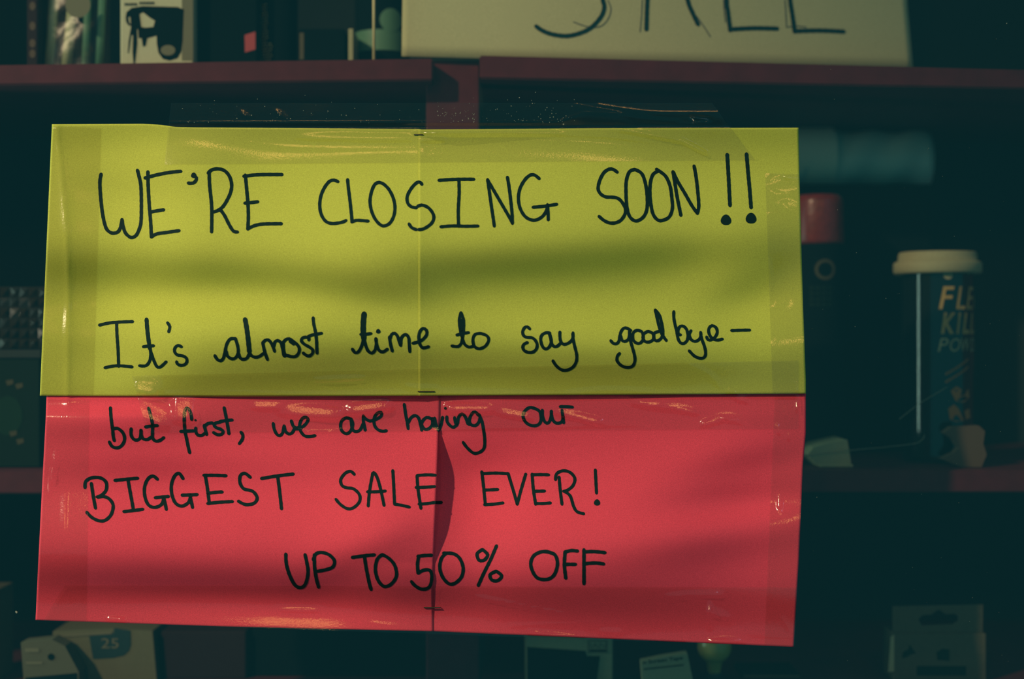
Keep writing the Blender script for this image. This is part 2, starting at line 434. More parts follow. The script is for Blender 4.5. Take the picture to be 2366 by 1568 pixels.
def word(parent, frame, w, strokes, f, blobs=(), wide=(), m='ink', eps=0.0003):
    x0, y0, s = frame; bm = bmesh.new()
    for st in strokes: ribbon(bm, [(x0 + a / s, y0 + b / s) for a, b in st], w, f, eps)
    for ww, st in wide: ribbon(bm, [(x0 + a / s, y0 + b / s) for a, b in st], ww, f, eps)
    for a, b, r in blobs: blob(bm, x0 + a / s, y0 + b / s, r / s, f, eps)
    return from_bm('pencil_line' if m == 'pencil' else 'lettering', bm, M[m], parent)

# ---- yellow sign: two sheets side by side
ys = thing('paper_sign', 'yellow-green paper sign reading we\'re closing soon, taped to the glass above the pink one', 'sign', P(966, 914, 0))
XS = 967
sheet('paper_sheet', [(120, 287), (330, 286), (370, 288), (405, 293), (450, 294), (XS + 6, 298)], [(92, 914), (500, 916), (XS + 6, 914)],
      [(120, 287), (106, 600), (92, 914)], [(XS + 6, 298), (XS + 6, 914)], f_yellow, M['yellow'], ys, 170, 124)
sheet('paper_sheet', [(XS, 299), (1400, 296), (1845, 295)], [(XS, 914), (1400, 912), (1862, 909)],
      [(XS, 299), (XS, 914)], [(1845, 295), (1847, 400), (1856, 720), (1862, 880), (1862, 909)], f_yellow_r, M['yellow'], ys, 170, 124)
def f_y(x, y): return f_yellow_r(x, y) if x > XS else f_yellow(x, y)
A, B_, Cc = (60, 270, 3.943), (660, 270, 3.943), (1260, 270, 3.697)
word(ys, A, 6.8, [
    [(683,522),(672,600),(682,760),(700,900),(728,1010),(765,1050),(800,1058),(838,1045),(862,1000),(874,935)],
    [(874,935),(885,1000),(905,1055),(940,1090),(970,1097),(1005,1075),(1035,1010),(1048,940),(1050,760),(1045,620),(1030,545),(1015,487)],
    [(1110,500),(1112,620),(1122,800),(1135,960),(1142,1092)], [(1085,555),(1200,525),(1320,503),(1408,495)],
    [(1135,865),(1190,855),(1252,845)], [(1142,1092),(1190,1065),(1290,1050),(1392,1035)],
    [(1530,535),(1552,555),(1545,582),(1520,602),(1480,602)],
    [(1668,500),(1672,620),(1690,800),(1692,950),(1690,1045)],
    [(1660,510),(1690,482),(1750,472),(1810,490),(1855,545),(1873,620),(1862,690),(1830,760),(1790,820),(1740,855),(1700,865)],
    [(1775,850),(1810,900),(1850,980),(1890,1040),(1925,1047)],
    [(1998,530),(2008,640),(2022,800),(2025,920),(2020,1020)], [(1985,540),(2080,528),(2180,524),(2330,524)],
    [(1995,785),(2060,778),(2110,772)], [(2020,1018),(2080,990),(2160,975),(2325,972)]], f_y, blobs=[(1528,532,25)])
word(ys, B_, 6.6, [
    [(475,588),(440,575),(400,585),(355,640),(320,720),(310,810),(325,890),(365,950),(420,970),(480,965),(525,955),(548,943)],
    [(564,572),(570,640),(585,760),(600,900),(603,955)], [(603,955),(640,942),(690,943),(750,948)],
    [(850,595),(815,610),(785,670),(768,760),(780,850),(815,930),(860,980),(900,992),(950,965),(985,900),(995,820),(980,740),(940,660),(890,610),(850,595)],
    [(1240,612),(1225,595),(1200,595),(1160,630),(1120,690),(1105,740),(1115,790),(1150,820),(1190,826)],
    [(1205,812),(1240,802),(1290,820),(1330,860),(1350,910),(1335,960),(1290,1000),(1245,1022),(1212,1025)],
    [(1188,1025),(1160,1015),(1140,1000),(1125,975)],
    [(1398,577),(1500,570),(1600,567),(1712,567)], [(1578,570),(1580,700),(1572,850),(1575,995)], [(1415,1000),(1520,992),(1640,995),(1750,993)],
    [(1840,572),(1855,680),(1875,820),(1890,920),(1900,992)], [(1840,575),(1890,660),(1960,780),(2030,900),(2065,965)],
    [(2065,968),(2062,880),(2050,760),(2035,640),(2020,550)],
    [(2308,560),(2270,530),(2230,528),(2180,570),(2135,650),(2120,740),(2135,830),(2180,905),(2240,938),(2290,935),(2345,900),(2380,840),(2385,800)],
    [(2255,822),(2360,812),(2468,795)], [(2385,805),(2390,870),(2392,935)]], f_y)
word(ys, Cc, 6.8, [
    [(612,470),(580,448),(545,445),(500,475),(465,540),(450,610),(470,655),(515,682),(570,685),(620,695),(660,735),(685,790),(675,840),(640,885),(590,905),(540,902),(495,880),(460,850)],
    [(765,448),(720,465),(692,540),(688,640),(695,760),(715,840),(750,880),(790,885),(840,850),(868,780),(868,660),(850,550),(820,480),(765,448)],
    [(965,460),(920,490),(897,560),(893,660),(905,770),(925,840),(965,882),(1010,880),(1060,850),(1085,780),(1080,690),(1065,590),(1030,510),(985,470),(950,447)],
    [(1090,468),(1105,560),(1125,680),(1145,780),(1157,838)], [(1092,470),(1130,550),(1190,650),(1250,755),(1298,822)],
    [(1298,822),(1310,760),(1300,620),(1285,500),(1270,420)]], f_y)
word(ys, Cc, 7.4, [[(1553,322),(1562,470),(1570,620),(1577,755)], [(1718,318),(1730,460),(1745,620),(1757,772)]], f_y,
     blobs=[(1543,880,45), (1757,866,46)])
Dd = (60, 620, 3.943)
word(ys, Dd, 6.2, [
    [(670,515),(760,495),(860,487),(970,483)], [(825,495),(828,600),(838,740),(843,890)], [(720,903),(780,890),(850,885),(965,895)],
    [(1120,680),(1135,760),(1130,830),(1105,875),(1075,888),(1035,885)], [(1125,720),(1140,770),(1165,840),(1190,890),(1215,900),(1245,880),(1275,850)],
    [(1070,712),(1110,706),(1160,703)], [(1290,495),(1310,530),(1300,575)],
    [(1415,712),(1385,700),(1358,720),(1352,755),(1375,785),(1425,795),(1460,815),(1465,850),(1445,875),(1410,882),(1380,870),(1372,850)]],
    f_y, wide=[(8.0, [(1098,465),(1105,560),(1120,680),(1128,730)])])
word(ys, (480, 710, 7.887), 6.4, [
    [(130,880),(170,945),(230,970),(280,930),(310,820),(340,680),(390,590),(440,565),(505,568)],
    [(500,565),(535,670),(555,780),(545,870)], [(335,800),(350,870),(400,920),(470,935),(530,890),(550,830)],
    [(555,830),(590,920),(650,945),(715,920),(750,850)], [(755,800),(785,870),(860,905),(940,890),(1010,840)],
    [(1000,640),(1020,740),(1050,850),(1085,945)], [(1000,650),(1040,600),(1100,590),(1150,640),(1190,720),(1215,795)],
    [(1205,700),(1220,630),(1270,600),(1330,640),(1360,740),(1385,870),(1400,885)],
    [(1370,640),(1420,585),(1480,570),(1550,610),(1640,690),(1670,760),(1650,840),(1600,890),(1530,895),(1450,875),(1400,850),(1380,780),(1375,660)],
    [(1500,620),(1530,640),(1560,665)],
    [(1840,590),(1840,555),(1780,540),(1720,560),(1705,610),(1760,670),(1850,720),(1910,770),(1910,830),(1860,880),(1800,875),(1740,830)],
    [(1830,530),(1900,500),(1980,485),(2070,470)], [(1920,190),(1930,300),(1960,440),(1980,600),(1985,740),(1990,830)]],
    f_y, wide=[(9.4, [(680,220),(700,330),(725,500),(745,680),(755,800)])])
E_ = (660, 620, 3.943)
word(ys, E_, 6.4, [
    [(712,620),(725,690),(750,750),(785,770),(815,740),(825,690),(822,640)], [(708,640),(690,710),(660,760),(630,765),(608,735)],
    [(685,600),(730,598),(775,592)], [(820,640),(830,700),(850,745),(885,760),(925,735)],
    [(945,625),(955,690),(970,750)], [(950,640),(965,600),(995,590),(1020,620),(1035,670),(1047,700)],
    [(1047,690),(1055,630),(1090,600),(1120,630),(1125,690),(1130,755)],
    [(1160,680),(1200,670),(1250,645),(1285,600),(1280,560),(1250,545),(1222,575),(1212,630),(1222,690),(1250,722),(1300,712)]],
    f_y, blobs=[(843,572,21)], wide=[(11.0, [(714,415),(708,480),(706,560),(711,640)])])
word(ys, E_, 6.0, [
    [(1596,402),(1581,470),(1590,560),(1605,620)], [(1597,402),(1620,470),(1620,560),(1610,640)], [(1600,470),(1604,560),(1606,620)],
    [(1608,640),(1600,680),(1570,710),(1515,705)], [(1610,640),(1630,690),(1670,715),(1715,705)], [(1560,605),(1610,592),(1665,583)],
    [(1780,590),(1725,600),(1705,650),(1720,710),(1765,730),(1820,705),(1850,650),(1830,610),(1780,592)]], f_y)
word(ys, (1180, 720, 7.887), 6.2, [
    [(345,310),(300,272),(250,290),(215,370),(240,440),(300,465),(380,470),(440,510),(480,590),(470,670),(410,730),(330,740),(250,710),(218,650),(240,590),(300,560)],
    [(710,385),(640,380),(570,420),(545,490),(560,590),(600,660),(650,675),(700,640),(735,560),(730,470),(700,390)],
    [(700,390),(730,500),(750,590),(790,630),(840,630),(900,580)],
    [(895,370),(895,460),(910,540),(950,585),(1000,590),(1080,550),(1130,480),(1135,385)],
    [(1130,400),(1140,520),(1170,650),(1200,780),(1195,900),(1140,1000),(1050,1055),(960,1065),(880,1030),(810,960),(770,895)]], f_y)
word(ys, (1400, 700, 6.572), 6.2, [
    [(75,570),(110,610),(160,615),(195,580),(210,500),(230,430),(270,380),(320,380),(375,412)], [(225,500),(240,560),(280,580),(330,560),(355,500),(355,430)],
    [(360,420),(370,560),(400,670),(430,780),(440,870),(410,950),(350,975),(270,965),(200,920),(165,860),(175,800),(205,765)],
    [(470,410),(420,440),(405,500),(420,570),(470,608),(520,605),(560,560),(565,490),(540,430),(480,410)],
    [(630,430),(580,460),(560,520),(590,580),(650,590),(710,560),(725,500),(700,450),(640,428)],
    [(800,430),(740,450),(725,500),(740,560),(790,570),(840,530),(865,470)],
    [(750,105),(770,200),(800,330),(830,430),(860,490),(915,565)], [(755,110),(810,180),(840,280),(860,380),(865,470)],
    [(1030,130),(1030,220),(1050,330),(1075,430),(1095,540),(1130,600),(1180,612),(1230,570),(1245,490),(1225,400),(1180,352),(1130,350),(1097,400),(1100,470),(1130,480)],
    [(1290,420),(1265,470),(1290,550),(1350,580),(1410,555),(1440,500),(1438,445)],
    [(1440,490),(1460,560),(1490,640),(1510,720),(1510,790),(1480,830),(1420,835),(1340,800),(1265,725)],
    [(1530,515),(1550,555),(1600,555),(1660,510),(1690,440),(1670,370),(1610,340),(1565,380),(1560,440),(1590,510),(1640,550),(1700,560),(1765,545)],
    [(1910,415),(2050,410),(2180,408)]], f_y)

# ---- pink sign: left sheet curls forward over the right one
pk = thing('paper_sign', 'pink paper sign reading biggest sale ever, split down the middle, taped below the yellow one', 'sign', P(1003, 1460, 0))
LE = [(edge_pl(y), y) for y in range(898, 1462, 8)]
sheet('paper_sheet', [(108, 898), (500, 899), LE[0]], [(82, 1432), (500, 1446), (1000, 1458)],
      [(108, 898), (106, 960), (96, 1150), (82, 1432)], LE[:-1] + [(1000, 1458)], f_pink_left, M['pink'], pk, 180, 140)
sheet('paper_sheet', [(985, 899), (1862, 898)], [(985, 1457), (1300, 1471), (1834, 1494)],
      [(985, 899), (985, 1457)], [(1862, 898), (1862, 1000), (1855, 1080), (1846, 1290), (1834, 1494)], f_pink_right, M['pink'], pk, 170, 120)
FL, FR = f_pink_left, f_pink_right
word(pk, (230, 920, 6.395), 6.4, [
    [(160,140),(170,300),(190,450),(200,560),(215,620)], [(195,450),(260,440),(330,490),(365,560),(360,640),(310,710),(240,730),(175,700),(145,645)],
    [(465,450),(465,540),(500,600),(550,615),(600,580),(610,470)], [(610,470),(620,560),(650,600),(710,605),(760,570)],
    [(725,145),(755,260),(780,380),(780,500),(785,590),(830,630),(890,620),(945,580)], [(680,420),(770,405),(850,400)],
    ], FL)
word(pk, (230, 920, 6.395), 6.4, [
    [(1360,310),(1345,220),(1310,150),(1280,145),(1255,200),(1250,330),(1260,480),(1285,600),(1310,720),(1330,800)], [(1200,487),(1290,482),(1380,478)],
    [(1420,440),(1420,490),(1450,540),(1510,545),(1560,510)], [(1545,400),(1560,460),(1580,530)], [(1550,410),(1600,370),(1660,360)],
    [(1780,350),(1720,360),(1690,390),(1720,430),(1790,455),(1825,490),(1800,530),(1740,535),(1685,505)],
    [(1840,140),(1865,260),(1890,400),(1910,520)], [(1780,340),(1870,325),(1955,318)], [(2090,500),(2115,540),(2110,600),(2065,665)]],
    FL, blobs=[(1415,320,17)])
word(pk, (600, 920, 7.394), 6.2, [
    [(230,430),(245,520),(290,610),(340,635),(390,590),(415,470)], [(415,470),(440,560),(490,605),(550,590),(590,520),(600,490)],
    [(540,385),(570,470),(620,520),(700,510)],
    [(640,500),(720,490),(790,430),(825,360),(790,318),(730,340),(690,410),(680,500),(710,580),(770,640),(850,650),(940,635)],
    ], FL)
word(pk, (600, 920, 7.394), 6.2, [
    [(1550,350),(1480,330),(1410,370),(1380,450),(1395,540),(1450,595),(1510,595),(1560,540),(1590,440),(1560,350)],
    [(1560,360),(1570,470),(1600,550),(1660,565),(1720,530),(1760,440)],
    [(1770,300),(1770,400),(1790,480),(1800,540)], [(1770,310),(1810,350),(1880,385),(1940,370)],
    [(1930,380),(2020,340),(2080,290),(2070,235),(2010,250),(1960,320),(1950,400),(1970,480),(2030,540),(2110,560),(2160,550)]], FL)
Hh = (900, 900, 5.258)
word(pk, Hh, 6.2, [
    [(178,180),(195,300),(215,400),(225,470)], [(225,400),(260,340),(310,312),(350,340),(375,420),(390,490)],
    [(500,350),(450,335),(400,380),(390,430),(430,480),(480,470),(520,420),(520,350)], [(518,350),(526,410),(540,450)]], FL)
word(pk, Hh, 6.2, [
    [(546,345),(566,430),(590,488),(602,488),(626,420),(644,335)],
    [(695,330),(700,390),(740,440),(780,455),(820,420)], [(790,340),(800,400),(815,430)], [(825,410),(840,330),(880,292),(920,330),(950,410),(975,420)],
    [(1080,310),(1040,268),(1000,290),(970,360),(985,420),(1040,435),(1080,400),(1100,340)],
    [(1085,300),(1120,380),(1140,480),(1155,600),(1150,700),(1110,750),(1040,773),(990,750),(930,690),(895,640)],
    ], lambda x, y: max(FL(x, y) if x < edge_pl(y) + 2 else 0, FR(x, y)), blobs=[(678,225,17)])
word(pk, Hh, 6.2, [
    [(1760,225),(1700,215),(1640,260),(1620,320),(1650,390),(1710,430),(1780,435),(1830,400),(1840,330),(1820,260),(1750,220)],
    [(1855,250),(1860,330),(1890,395),(1930,400),(1960,340),(1965,260)], [(1965,300),(1985,370),(2030,405),(2090,390),(2110,330)],
    [(2095,250),(2105,330),(2115,400)], [(2075,205),(2150,205),(2220,210)]], FR)
word(pk, (60, 880, 3.38), 6.6, [
    [(510,800),(525,900),(542,990)],
    [(460,830),(465,785),(510,755),(580,755),(625,790),(625,850),(590,890),(550,908),(600,900),(650,920),(680,970),(665,1040),(620,1085),(570,1090),(515,1065),(475,1025)],
    [(695,775),(790,765),(870,758)], [(795,765),(810,850),(825,930),(838,1005)], [(765,1018),(840,1010),(910,1000)],
    [(1025,765),(990,740),(950,765),(925,830),(930,910),(960,970),(1010,985),(1060,960),(1075,910)], [(1010,910),(1060,905),(1110,900)], [(1072,905),(1085,950),(1095,1000)],
    [(1225,760),(1195,720),(1160,740),(1135,810),(1140,890),(1170,955),(1220,975),(1270,945),(1285,895)], [(1220,890),(1280,888),(1335,885)], [(1280,890),(1290,940),(1300,985)],
    [(1390,735),(1480,735),(1560,738)], [(1400,740),(1415,830),(1430,945)], [(1420,875),(1480,868),(1530,865)], [(1420,955),(1510,945),(1610,940)],
    [(1750,750),(1710,720),(1675,735),(1670,790),(1700,840),(1770,860),(1805,910),(1785,950),(1730,965),(1690,955),(1660,938)],
    [(1840,760),(1960,740),(2085,725)], [(1965,745),(1980,860),(1995,995)]], FL)
I_ = (760, 880, 3.697)
word(pk, I_, 6.2, [
    [(215,795),(185,770),(140,785),(100,840),(110,890),(150,910),(210,920),(260,970),(260,1030),(210,1080),(160,1090),(100,1055),(60,1010)],
    [(335,1065),(345,950),(365,830),(380,780),(410,820),(440,920),(470,1060)], [(330,945),(400,945),(480,938)],
    [(545,765),(552,880),(560,1050)], [(560,1050),(620,1060),(685,1075)],
    [(755,805),(840,800),(908,803)], [(752,808),(760,920),(785,1085)], [(745,908),(830,905),(902,900)], [(770,1050),(840,1045),(900,1036)]], FL)
word(pk, I_, 6.2, [[(890,1037),(960,1036)]], FR)
word(pk, I_, 6.2, [
    [(1305,775),(1320,900),(1335,1050)], [(1310,790),(1420,785),(1530,790)], [(1330,930),(1390,928),(1440,925)], [(1330,1055),(1410,1050),(1485,1040)],
    [(1530,790),(1570,920),(1608,1050)], [(1608,1050),(1640,930),(1680,795)],
    [(1735,795),(1745,920),(1765,1050)], [(1735,800),(1810,798),(1875,800)], [(1760,940),(1840,938)], [(1765,1045),(1830,1045),(1890,1040)],
    [(1965,820),(1975,930),(1990,1050)], [(1935,840),(1945,790),(2000,765),(2060,780),(2100,830),(2085,890),(2040,930),(2005,940)],
    [(2010,940),(2060,980),(2090,1070),(2120,1115),(2175,1132)], [(2275,760),(2280,860),(2285,955)]], FR, blobs=[(2290,1037,27)])
J_ = (560, 1200, 3.697)
word(pk, J_, 6.8, [
    [(370,295),(375,380),(405,480),(450,560),(500,580),(540,545),(560,450),(550,370),(535,300)],
    [(615,300),(615,400),(630,500),(650,575)], [(605,340),(630,290),(680,280),(740,300),(785,350),(770,405),(700,430),(640,440)],
    ], FL)
word(pk, J_, 6.8, [
    [(940,322),(1040,308),(1125,300)], [(1040,310),(1060,430),(1080,530),(1098,595)],
    [(1190,300),(1150,340),(1135,430),(1160,520),(1210,570),(1270,550),(1315,480),(1300,390),(1250,330),(1195,298)],
    ], FL)
word(pk, J_, 6.8, [
    [(1615,303),(1560,305),(1500,312)], [(1505,312),(1495,380),(1500,455)],
    [(1500,455),(1550,430),(1600,432),(1618,480),(1606,560),(1570,590),(1520,590),(1470,560),(1445,530)]], FL)
word(pk, J_, 6.8, [
    [(1740,285),(1700,330),(1685,410),(1710,490),(1760,545),(1810,545),(1870,490),(1885,410),(1855,330),(1800,290),(1720,285)],
    [(2050,255),(2005,290),(2020,345),(2065,345),(2095,300),(2055,258)], [(2170,225),(2120,340),(2060,460),(2015,560)],
    [(2165,440),(2115,470),(2130,515),(2180,520),(2215,480),(2170,440)]], FR)
word(pk, (1150, 1200, 3.155), 7.0, [
    [(400,245),(330,232),(265,260),(240,320),(260,390),(300,430),(370,432),(415,395),(435,320),(415,255),(350,230)],
    [(490,240),(485,330),(495,425)], [(490,235),(535,225),(580,228)], [(495,325),(565,325)],
    [(628,220),(628,330),(628,465)], [(628,235),(700,232),(780,240)], [(640,320),(710,315),(770,322)]], FR)

# staples across the joins
def staple(parent, xa, xb, y, f):
    a, b = Q(xa, y, f(xa, y) + .0004), Q(xb, y, f(xb, y) + .0004)
    vs, fs = tube([a + Vector((0, .0006, 0)), a + Vector((0, -.0003, 0)), (a + b) / 2 + Vector((0, -.0004, 0)), b + Vector((0, -.0003, 0)), b + Vector((0, .0006, 0))], 0.00045, 8)
    return link('staple', vs, fs, M['wire'], parent)
staple(ys, 957, 977, 311, f_yellow); staple(ys, 966, 1004, 904, f_yellow)
staple(pk, 980, 1017, 1403, lambda x, y: max(FL(x, y), FR(x, y)))

# ------------------------------------------------------------------ clear tape over the sheets
def inside(x, y):
    if 288 < y < 915 and 119 - (y - 287) * .0447 < x < 1845 + (y - 295) * .0277: return 1
    if y >= 915 and y < 1494: return 2
    return 0
def surf(x, y):
    if y < 292:
        run = 10 + 26 * min(max((x - 1290) / 60, 0), 1)
        return max(0.0004, f_yellow(x, 296) * (1 - min((292 - y) / run, 1)) ** 1.5)
    if y < 914: return f_yellow(x, y)
    if y < 922: t = (y - 914) / 8; return f_yellow(x, 914) * (1 - t) + max(FL(x, y) if x < edge_pl(y) else 0, FR(x, y)) * t
    fl = FL(x, y) if x < edge_pl(y) + 6 else 0
    return max(fl, FR(x, y))
def tape(label, corners, ridges, eps, step=4.0, flaps=(), m='tape'):
    """corners TL, TR, BR, BL in pixels; ridges: (points, half width px, height mm)"""
    tl, tr, br, bl = corners
    nu = int(max(math.hypot(tr[0] - tl[0], tr[1] - tl[1]), 1) / step); nv = int(math.hypot(bl[0] - tl[0], bl[1] - tl[1]) / step)
    segs = []
    for pts, w, h in ridges:
        q = smooth_line(pts, 8)
        for i, (a, b) in enumerate(zip(q, q[1:])):
            t = (i + .5) / (len(q) - 1); segs.append((a, b, w, h * math.sin(math.pi * min(max(t, .08), .92)) ** .5))
    cell = {}
    for sgm in segs:
        (ax, ay), (bx, by), w, h = sgm; r = 3 * w + 2
        for cx in range(int((min(ax, bx) - r) // 40), int((max(ax, bx) + r) // 40) + 1):
            for cy in range(int((min(ay, by) - r) // 40), int((max(ay, by) + r) // 40) + 1):
                cell.setdefault((cx, cy), []).append(sgm)
    vs, fs = [], []
    planes = []
    for cx, cy, rx, ry, rot, lp in flaps:       # loose patches of tape, tipped towards a lamp
        p = P(cx, cy); h = (Vector(lp) - p).normalized() + (Vector((0, -D, ZC)) - p).normalized()
        c, sn, gx, gz = math.cos(math.radians(rot)), math.sin(math.radians(rot)), h.x / h.y, h.z / h.y
        f0 = max(surf(cx + a * rx * c - b * ry * sn, cy + a * rx * sn + b * ry * c) - gx * (a * rx * c - b * ry * sn) * K + gz * (a * rx * sn + b * ry * c) * K
                 for a in (-1, -.5, 0, .5, 1) for b in (-1, -.5, 0, .5, 1))
        planes.append((cx, cy, rx, ry, c, sn, gx, gz, f0 + 0.0002))
    for j in range(nv + 1):
        v = j / nv
        for i in range(nu + 1):
            u = i / nu
            x, y = [(1 - v) * ((1 - u) * tl[c] + u * tr[c]) + v * ((1 - u) * bl[c] + u * br[c]) for c in (0, 1)]
            best = 0
            for (ax, ay), (bx, by), w, h in cell.get((int(x // 40), int(y // 40)), ()):
                dx, dy = bx - ax, by - ay; t = min(max(((x - ax) * dx + (y - ay) * dy) / (dx * dx + dy * dy + 1e-9), 0), 1)
                d2 = (x - ax - t * dx) ** 2 + (y - ay - t * dy) ** 2
                best = max(best, h * 0.001 * math.exp(-0.5 * d2 / (w * w)))
            base_f = surf(x, y)
            for cx, cy, rx, ry, c, sn, gx, gz, f0 in planes:
                u_, v_ = ((x - cx) * c + (y - cy) * sn) / rx, (-(x - cx) * sn + (y - cy) * c) / ry
                d4 = u_ ** 4 + v_ ** 4
                if d4 < 3:
                    g = 1 / (1 + math.exp((d4 ** .25 - 1) * 14))
                    base_f += g * (f0 + gx * (x - cx) * K - gz * (y - cy) * K - base_f)
                    best *= 1 - .8 * g
            f = base_f + eps + best + 0.00006 * math.sin(x * .031 + y * .017) * math.sin(y * .05 + x * .009)
            vs.append(Q(x, y, f))
    for j in range(nv):
        for i in range(nu):
            a = j * (nu + 1) + i; fs.append((a, a + nu + 1, a + nu + 2, a + 1))
    base = Q((tl[0] + br[0]) / 2, (tl[1] + br[1]) / 2, 0)
    o = link('tape_strip', vs, fs, M[m], None, smooth=True, loc=base)
    return tag(o, label, 'tape', 'clear tape strips holding the signs')
tape('clear tape strip along the top edge of the yellow sign', [(395, 238), (1645, 238), (1745, 370), (380, 380)], [
    ([(690, 312), (760, 316), (860, 320), (960, 316)], 6, 1.4), ([(700, 326), (850, 330), (960, 330)], 4, .6), ([(935, 326), (1010, 320)], 4, .8),
    ([(990, 348), (1060, 336), (1130, 328), (1280, 328), (1400, 335), (1520, 346), (1605, 364)], 4, .8),
    ([(520, 320), (640, 338), (760, 342), (960, 340)], 4, .6),
    ([(1410, 299), (1480, 308), (1560, 322), (1630, 350)], 5, 1.2), ([(1150, 306), (1300, 310), (1420, 316), (1540, 334), (1600, 352)], 5, .8),
    ([(1335, 241), (1430, 257), (1530, 270), (1610, 272), (1640, 278)], 4, 1.3), ([(1380, 256), (1480, 281), (1560, 288)], 4, .7),
    ([(1560, 277), (1600, 279), (1640, 270)], 3, 1.2), ([(560, 262), (570, 270)], 3, .7), ([(640, 258), (660, 275)], 3, .7)], 0.0009, flaps=[(820, 317, 135, 8, 1, GLINT_AMBER), (990, 322, 36, 6, 0, GLINT_AMBER), (1150, 307, 160, 5, 0, GLINT_AMBER_R), (1500, 310, 70, 5, 11, GLINT_AMBER_R), (1595, 334, 40, 5, 28, GLINT_AMBER_R), (1620, 273, 22, 5, 8, GLINT_COOL)])
tape('clear tape strip down the left edge of the yellow sign', [(122, 290), (234, 296), (216, 912), (94, 912)], [
    ([(133, 330), (145, 372), (156, 450), (161, 520), (158, 640), (151, 780), (143, 870)], 4, .9), ([(134, 882), (142, 896), (138, 905)], 4, 1.2),
    ([(140, 872), (150, 892)], 3, 1.0)], 0.0006, m='tape_matte')
tape('clear tape strip down the right edge of the yellow sign', [(1768, 400), (1846, 402), (1861, 908), (1785, 908)], [
    ([(1778, 418), (1800, 405), (1842, 411)], 4, 1.3), ([(1786, 432), (1815, 440), (1846, 434)], 5, 1.4), ([(1800, 462), (1825, 455), (1849, 468)], 5, 1.4),
    ([(1775, 487), (1810, 492), (1848, 512)], 5, 1.1), ([(1775, 600), (1779, 640), (1780, 700)], 4, 1.0), ([(1838, 850), (1841, 880), (1846, 908)], 4, 1.5),
    ([(1790, 780), (1800, 740), (1820, 700)], 6, .8)], 0.0006, flaps=[(1795, 415, 14, 12, 0, GLINT_AMBER_R), (1822, 434, 26, 12, 0, GLINT_AMBER_R), (1832, 470, 18, 12, 15, GLINT_AMBER_R), (1828, 411, 16, 5, 8, GLINT_COOL), (1842, 890, 5, 18, -10, GLINT_AMBER_R)])
tape('wide clear tape strip over the join of the yellow and pink signs', [(305, 868), (1845, 832), (1845, 990), (340, 1000)], [
    ([(305, 876), (335, 878), (362, 890), (370, 912)], 7, 1.3), ([(310, 935), (350, 960), (380, 985)], 9, 1.2), ([(400, 930), (430, 960), (420, 985)], 9, 1.0),
    ([(700, 878), (780, 872), (862, 873)], 4, 1.2), ([(940, 891), (960, 896), (1010, 897)], 4, 1.3), ([(960, 904), (1060, 908), (1200, 911)], 3, .8),
    ([(330, 912), (520, 908), (700, 912), (860, 914)], 5, .9), ([(1320, 908), (1400, 902), (1500, 905)], 5, .9),
    ([(600, 987), (650, 985), (720, 997), (790, 993), (870, 980)], 2.5, .9), ([(560, 945), (650, 938), (760, 950), (850, 935)], 12, 1.2),
    ([(1000, 993), (1140, 989), (1330, 983), (1500, 981), (1560, 980)], 2.5, 1.1), ([(1060, 985), (1200, 985), (1260, 993)], 2.5, .8),
    ([(1080, 938), (1110, 942), (1150, 936)], 6, 1.1), ([(1300, 945), (1360, 968), (1400, 975)], 7, 1.0),
    ([(1460, 926), (1500, 930), (1540, 938), (1610, 950)], 8, 1.7), ([(1490, 938), (1560, 944)], 5, 1.5),
    ([(1620, 984), (1650, 968), (1690, 966), (1722, 976)], 6, 1.6), ([(1700, 920), (1730, 926)], 5, 1.4),
    ([(1585, 838), (1640, 866), (1655, 885), (1675, 905)], 4, 1.0), ([(1680, 902), (1705, 906)], 4, 1.4), ([(1640, 870), (1655, 880)], 4, 1.3)], 0.0012, flaps=[(335, 893, 30, 20, 5, GLINT_AMBER), (350, 950, 46, 26, 25, GLINT_AMBER), (425, 945, 26, 30, 0, GLINT_AMBER), (620, 935, 40, 10, 0, GLINT_AMBER), (720, 950, 70, 16, 4, GLINT_AMBER), (850, 940, 50, 14, -8, GLINT_AMBER), (780, 874, 55, 4, -2, GLINT_AMBER), (1085, 942, 55, 12, 0, GLINT_AMBER_R), (1190, 955, 40, 10, 10, GLINT_AMBER_R), (1340, 962, 55, 10, 14, GLINT_AMBER_R), (1500, 932, 34, 8, 6, GLINT_AMBER_R), (1570, 943, 42, 6, 14, GLINT_AMBER_R), (1650, 972, 30, 8, -14, GLINT_AMBER_R), (1692, 970, 24, 5, 12, GLINT_COOL), (1715, 924, 14, 5, 18, GLINT_COOL), (1695, 905, 12, 4, 10, GLINT_COOL)])
